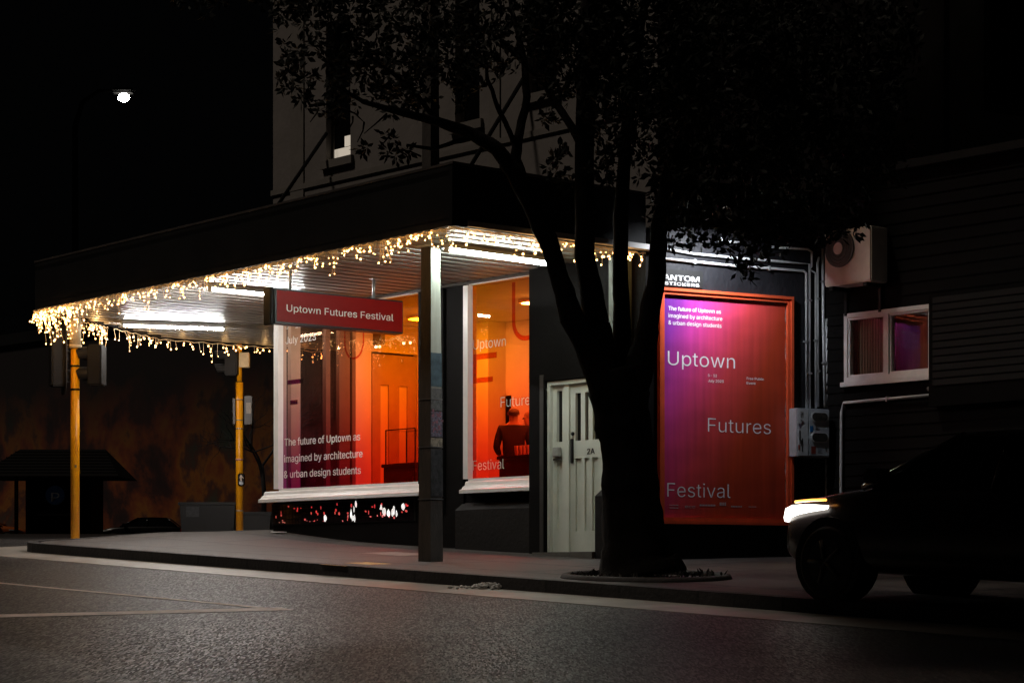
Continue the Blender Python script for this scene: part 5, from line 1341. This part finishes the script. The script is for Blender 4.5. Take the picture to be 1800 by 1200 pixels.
# ---------------------------------------------------------------- cars
def car(label, loc, yaw, paint, lit=0.0, low=True):
    t = thing('car', label, 'car', loc, yaw)
    fr = Fr(0, 0, 0); fr.m = Matrix.Translation(loc) @ Matrix.Rotation(yaw, 4, 'Z'); fr.inv = fr.m.inverted()
    ST = [(-2.24, .60, .42, .70, .88), (-2.14, .76, .30, .78, 1.00), (-1.7, .84, .24, .80, 1.05), (-.9, .87, .22, .80, 1.05), (0, .88, .22, .80, 1.04), (.8, .88, .22, .79, 1.03), (1.2, .87, .22, .78, 1.0), (1.6, .84, .24, .74, .945), (1.95, .77, .27, .68, .86), (2.14, .62, .31, .60, .765), (2.22, .42, .40, .54, .66)]
    q = MB(fr); rings = []
    for x_, hw, zs_, zm, zt_ in ST:
        h_ = [(0, zs_), (hw * .86, zs_), (hw * .97, zs_ + .10), (hw, (zs_ + zm) / 2), (hw * .985, zm), (hw * .93, (zm + zt_) / 2 + .03), (hw * .84, zt_ - .025), (hw * .45, zt_ + .01), (0, zt_ + .018)]
        full = h_ + [(-a, b_) for a, b_ in h_[-2:0:-1]]
        rings.append([q._v((x_, a, b_)) for a, b_ in full])
    n_ = len(rings[0])
    for a, b_ in zip(rings, rings[1:]):
        for k in range(n_): q.bm.faces.new([a[k], a[(k + 1) % n_], b_[(k + 1) % n_], b_[k]])
    q.bm.faces.new(rings[0][::-1]); q.bm.faces.new(rings[-1])
    body = q.build('body', paint, t); body.modifiers.new('smooth', 'SUBSURF').levels = 2; body.modifiers['smooth'].render_levels = 2
    for f_ in body.data.polygons: f_.use_smooth = True
    for xw in (1.38, -1.36):
        for s_ in (-1, 1):
            q = MB(fr); q.tube([(xw, s_ * .60, .34), (xw, s_ * .872, .34)], .385, 28); q.build('wheel_arch', black_m, t)
    gl = M('car_glass', (.006, .006, .007), .06, .1, 3)
    q = MB(fr)
    lo = [(-1.95, .70, 1.02), (1.05, .76, 1.01)]; hi = [(-1.35, .56, 1.46), (.05, .58, 1.47)]
    v = [q._v(p) for p in ((-1.98, -.70, 1.0), (1.08, -.76, .99), (1.08, .76, .99), (-1.98, .70, 1.0), (-1.40, -.56, 1.45), (.10, -.59, 1.46), (.10, .59, 1.46), (-1.40, .56, 1.45))]
    for f in ((0, 1, 5, 4), (1, 2, 6, 5), (2, 3, 7, 6), (3, 0, 4, 7)): q.bm.faces.new([v[i] for i in f])
    q.build('windows', gl, t)
    q = MB(fr); q.prism([(-1.44, 1.43), (-1.36, 1.475), (-.6, 1.50), (-.1, 1.49), (.12, 1.46)], .585, 'y', -.585); q.build('roof', paint, t)
    for s_ in (-1, 1):
        for (a, b) in (((1.08, s_ * .77, .99), (.10, s_ * .595, 1.47)), ((-.35, s_ * .765, 1.0), (-.38, s_ * .60, 1.47)), ((-1.98, s_ * .71, 1.0), (-1.40, s_ * .57, 1.46))): q = MB(fr); q.tube([a, b], .028, 6); q.build('pillar', paint, t)
    for xw in (1.38, -1.36):
        for s_ in (-1, 1):
            q = MB(fr); q.tube([(xw, s_ * .66, .32), (xw, s_ * .68, .32), (xw, s_ * .875, .32), (xw, s_ * .89, .32)], [.29, .32, .32, .295], 24); w_ = q.build('wheel', M('tyre_rubber', (.012, .012, .012), .8, .2, 10), t)
            q = MB(fr); q.tube([(xw, s_ * .87, .32), (xw, s_ * .894, .32)], .21, 20)
            for k in range(5):
                a = k * 1.2566; q.tube([(xw, s_ * .897, .32), (xw + .2 * math.cos(a), s_ * .897, .32 + .2 * math.sin(a))], .022, 6)
            q.build('rim', M('alloy_rim', (.03, .03, .03), .5, .1, 8, metal=.3), w_)
    for s_ in (-1, 1):
        hm = EM('lit_headlamp', (1, .93, .84), lit) if lit else M('unlit_lamp', (.45, .45, .45), .15, .1, 8)
        q = MB(fr)
        hl = [(1.50, .872, .79, .825), (1.70, .85, .765, .83), (1.90, .80, .735, .82), (2.06, .715, .70, .785), (2.17, .58, .665, .735), (2.20, .50, .66, .70)]
        va = [(q._v((x_, s_ * (y_ + .012), za)), q._v((x_ - .01, s_ * (y_ + .004), zb_)), q._v((x_ - .10, s_ * (y_ - .10), zb_)), q._v((x_ - .10, s_ * (y_ - .10), za))) for x_, y_, za, zb_ in hl]
        for a, b_ in zip(va, va[1:]):
            for k in range(4): q.bm.faces.new([a[k], a[(k + 1) % 4], b_[(k + 1) % 4], b_[k]])
        q.bm.faces.new(va[0]); q.bm.faces.new(va[-1][::-1])
        q.build('headlight', hm, t)
        if lit:
            q = MB(fr); q.tube([(1.42, s_ * .872, .875), (1.62, s_ * .852, .868), (1.86, s_ * .795, .85)], .012, 6); q.build('indicator', EM('amber_indicator', (1, .36, .06), 3.5), t)
    q = MB(fr)
    for s_ in (-1, 1): q.box(-2.25, -2.15, s_ * .62 - .14, s_ * .62 + .14, .72, .90, .02)
    q.build('tail_light', M('red_tail_lens', (.25, .01, .01), .2, .1, 8), t)
    for s_ in (-1, 1):
        q = MB(fr); q.box(.72, .92, s_ * .88 - .1, s_ * .88 + .1, 1.03, 1.16, .03); q.build('mirror', paint, t)
    q = MB(fr); q.box(2.16, 2.225, -.45, .45, .40, .56, .02); q.build('grille', black_m, t)
    return t
# waiting car at the kerb on the right, nose to the left
fwd = Vector((-.647, .763))
f0 = at(1446, 930, 21.6); cpos = Vector((f0.x, f0.y)) - fwd * 2.2
slope = pave_z(*(cpos + fwd)) - pave_z(*(cpos - fwd))
c1 = car('dark car with headlights on crossing the pavement below the white framed window', (cpos.x, cpos.y, pave_z(cpos.x, cpos.y)), math.atan2(fwd.y, fwd.x), M('charcoal_car_paint', (.020, .015, .015), .22, .1, 3), 4.0)
c1.rotation_euler = (0, -math.atan2(slope, 2), math.atan2(fwd.y, fwd.x))

# background: mural wall, parking kiosk, cars, bins, bare tree
mur = thing('mural_building', 'long distant building side painted with a dim orange brown mural', 'building', (-20, 140, road_z(-20, 140)))
mm = bpy.data.materials.new('mural_paint_and_fade'); mm.use_nodes = True
n = mm.node_tree.nodes; l = mm.node_tree.links; b = n['Principled BSDF']
tc = n.new('ShaderNodeTexCoord'); nz = n.new('ShaderNodeTexNoise'); nz.inputs['Scale'].default_value = .13; nz.inputs['Detail'].default_value = 6; nz.inputs['Roughness'].default_value = .62; nz.inputs['Distortion'].default_value = .2
l.new(tc.outputs['Object'], nz.inputs[0]); cr = n.new('ShaderNodeValToRGB'); e = cr.color_ramp.elements
e[0].position = .36; e[0].color = (.008, .004, .005, 1); e[1].position = .66; e[1].color = (.035, .075, .05, 1)
for p_, c in ((.43, (.05, .012, .009)), (.49, (.22, .045, .010)), (.54, (.30, .10, .012)), (.58, (.10, .03, .018))): q = e.new(p_); q.color = (*c, 1)
l.new(nz.outputs[0], cr.inputs[0])
sx = n.new('ShaderNodeSeparateXYZ'); l.new(tc.outputs['Object'], sx.inputs[0])          # upward fade into the dark, painted into the colour with a ragged edge
ns = n.new('ShaderNodeMath'); ns.operation = 'MULTIPLY_ADD'; l.new(nz.outputs[0], ns.inputs[0]); ns.inputs[1].default_value = 9; l.new(sx.outputs[2], ns.inputs[2])
mr = n.new('ShaderNodeMapRange'); mr.inputs[1].default_value = 9.5; mr.inputs[2].default_value = 15; l.new(ns.outputs[0], mr.inputs[0])
mx = n.new('ShaderNodeMix'); mx.data_type = 'RGBA'; l.new(mr.outputs[0], mx.inputs[0]); l.new(cr.outputs[0], mx.inputs[6]); mx.inputs[7].default_value = (.008, .004, .004, 1)
l.new(mx.outputs[2], b.inputs['Base Color']); b.inputs['Roughness'].default_value = .9
fm_ = Fr(3, 111, math.atan2(-50, 48))
q = MB(fm_); q.box(-74, 0, 0, .6, road_z(-20, 140) - CAMZ - .5, 15.2); q.build('mural_wall', mm, mur)
q = MB(fm_); q.box(-74, 0, -.2, 10, 15.202, 15.9); q.build('parapet', black_m, mur)
# kiosk with hipped roof and P sign
KD = 100.0
kx0, kx1 = (45 - 900) / F * KD, (160 - 900) / F * KD; kz0 = road_z(kx0, KD) - CAMZ
ks = thing('parking_kiosk', 'black parking building with a hipped tile roof and blue P sign', 'kiosk', ((kx0 + kx1) / 2, KD + 1.4, kz0 + CAMZ))
kd = M('black_kiosk_board', (.003, .003, .004), .8, .3, 4, spec=.1)
kt = zz(835, KD)
q = MB(WORLD); q.box(kx0, kx1, KD, KD + 3, kz0 - .1, kt); q.build('booth', kd, ks)
rx0, rx1 = (-30 - 900) / F * KD, (215 - 900) / F * KD; rz0, rz1 = zz(838, KD), zz(786, KD)
q = MB(WORLD)
v = [q._v(p) for p in ((rx0, KD - 1, rz0), (rx1, KD - 1, rz0), (rx1, KD + 4, rz0), (rx0, KD + 4, rz0), (rx0 + 1.3, KD + 1.5, rz1), (rx1 - 1.0, KD + 1.5, rz1))]
for f in ((0, 1, 5, 4), (1, 2, 5), (2, 3, 4, 5), (3, 0, 4), (0, 3, 2, 1)): q.bm.faces.new([v[i] for i in f])
for k in range(1, 9):
    u_ = k / 9; q.tube([(rx0 + 1.3 * u_, KD - 1 + 2.5 * u_, rz0 + (rz1 - rz0) * u_ + .015), (rx1 - 1.0 * u_, KD - 1 + 2.5 * u_, rz0 + (rz1 - rz0) * u_ + .015)], .035, 5)
q.build('roof', M('dark_roof_tile', (.006, .0055, .005), .9, .3, 6, spec=.1), ks)
q = MB(WORLD); px_ = (34 - 900) / F * KD; q.tube([(px_, KD - .6, kz0 - .1), (px_, KD - .6, rz0)], .09, 8); q.build('post', kd, ks)
q = MB(WORLD); cx_, cz_ = (97 - 900) / F * KD, zz(870, KD); q.tube([(cx_, KD - .002, cz_), (cx_, KD - .04, cz_)], .42, 28); pn = q.build('sign_disc', M('dark_blue_sign', (.03, .14, .42), .5, .2, 8), ks)
q = MB(WORLD); put_text(q, 'P', cx_ - .17, cx_ + .19, cz_ - .28, .56, KD - .05, .01); q.build('lettering', M('dim_sign_white', (.8, .82, .85), .5, .1, 8), pn)
q = MB(WORLD); q.box(kx0 + .5, kx1 - .6, KD - .1, KD - .002, zz(905, KD), zz(902, KD)); q.build('ledge', M('dark_ledge', (.02, .02, .025), .5), ks)
oc = car('orange parked car behind the parking building', ((-26 - 900) / F * 122, 122, road_z(-28, 122)), R(0), M('orange_car_paint', (.34, .075, .01), .3, .1, 3))
dcar = car('small dark car parked right of the parking building', ((250 - 900) / F * 122, 122.0, road_z(-20, 122)), R(180), M('black_car_paint', (.010, .009, .009), .25, .1, 3))
def bin_(pxa, pxb, pya, D, label, note):
    xa, xb = (pxa - 900) / F * D, (pxb - 900) / F * D; z0 = pave_z((xa + xb) / 2, D) - CAMZ if D < 41 else road_z(xa, D) - CAMZ; z1 = zz(pya, D)
    t = thing('rubbish_skip', label, 'bin', ((xa + xb) / 2, D + .4, z0 + CAMZ), 0, 'dark bins beyond the pavement')
    q = MB(WORLD); q.prism([(xa + .04, z0), (xb - .04, z0), (xb, z1 - .06), (xa, z1 - .06)], D + .8, 'y', D); q.build('bin_body', M('black_bin_plastic', (.010, .009, .010), .4, .2, 6), t)
    q = MB(WORLD); q.box(xa - .03, xb + .03, D - .03, D + .83, z1 - .058, z1, .012); q.build('lid', M('black_bin_lid', (.014, .013, .013), .4, .2, 6), t)
    if note:
        q = MB(WORLD); q.box(xa + .12, xa + .36, D - .012, D - .002, zz(pya + 26, D), zz(pya + 8, D)); q.build('notice', M('grey_bin_notice', (.06, .06, .065), .5, .5, 30), t)
bin_(316, 413, 882, 42.5, 'larger black bin with a grey notice left of the farther yellow pole', True)
bin_(418, 476, 899, 43.2, 'lower black bin between the farther yellow pole and the shop', False)
# bare tree
random.seed(41); BD = 47.0
bt_ = at(462, 930, BD); tb = thing('bare_tree', 'small leafless dark tree between the farther yellow pole and the shop', 'tree', (bt_.x, BD, road_z(bt_.x, BD)))
q = MB(WORLD); tw = MB(WORLD)
z0 = road_z(bt_.x, BD) - CAMZ; q.tube([(bt_.x, BD, z0), (bt_.x + .03, BD, z0 + .9), (bt_.x - .02, BD, z0 + 1.5)], [.07, .05, .04], 7)
def grow_(p, d, L, r_, lev):
    e = p + d * L; (q if lev < 2 else tw).tube([tuple(p), tuple(p.lerp(e, .5) + Vector((random.gauss(0, .02), 0, random.gauss(0, .02)))), tuple(e)], [r_, r_ * .8, r_ * .6], 5)
    if lev < 5:
        for _ in range(3 if lev < 3 else 2):
            nd = (d + Vector((random.gauss(0, .55), random.gauss(0, .4), random.gauss(.12, .4)))).normalized(); grow_(e, nd, L * random.uniform(.62, .85), r_ * .6, lev + 1)
for k in range(4): grow_(Vector((bt_.x, BD, z0 + 1.2 + .1 * k)), Vector((random.uniform(-.8, .6), random.uniform(-.3, .3), .8)).normalized(), .6, .03, 1)
q.build('trunk', M('bare_bark', (.012, .010, .010), .9, .3, 8), tb); tw.build('twigs', M('bare_bark', (.012, .010, .010)), tb)
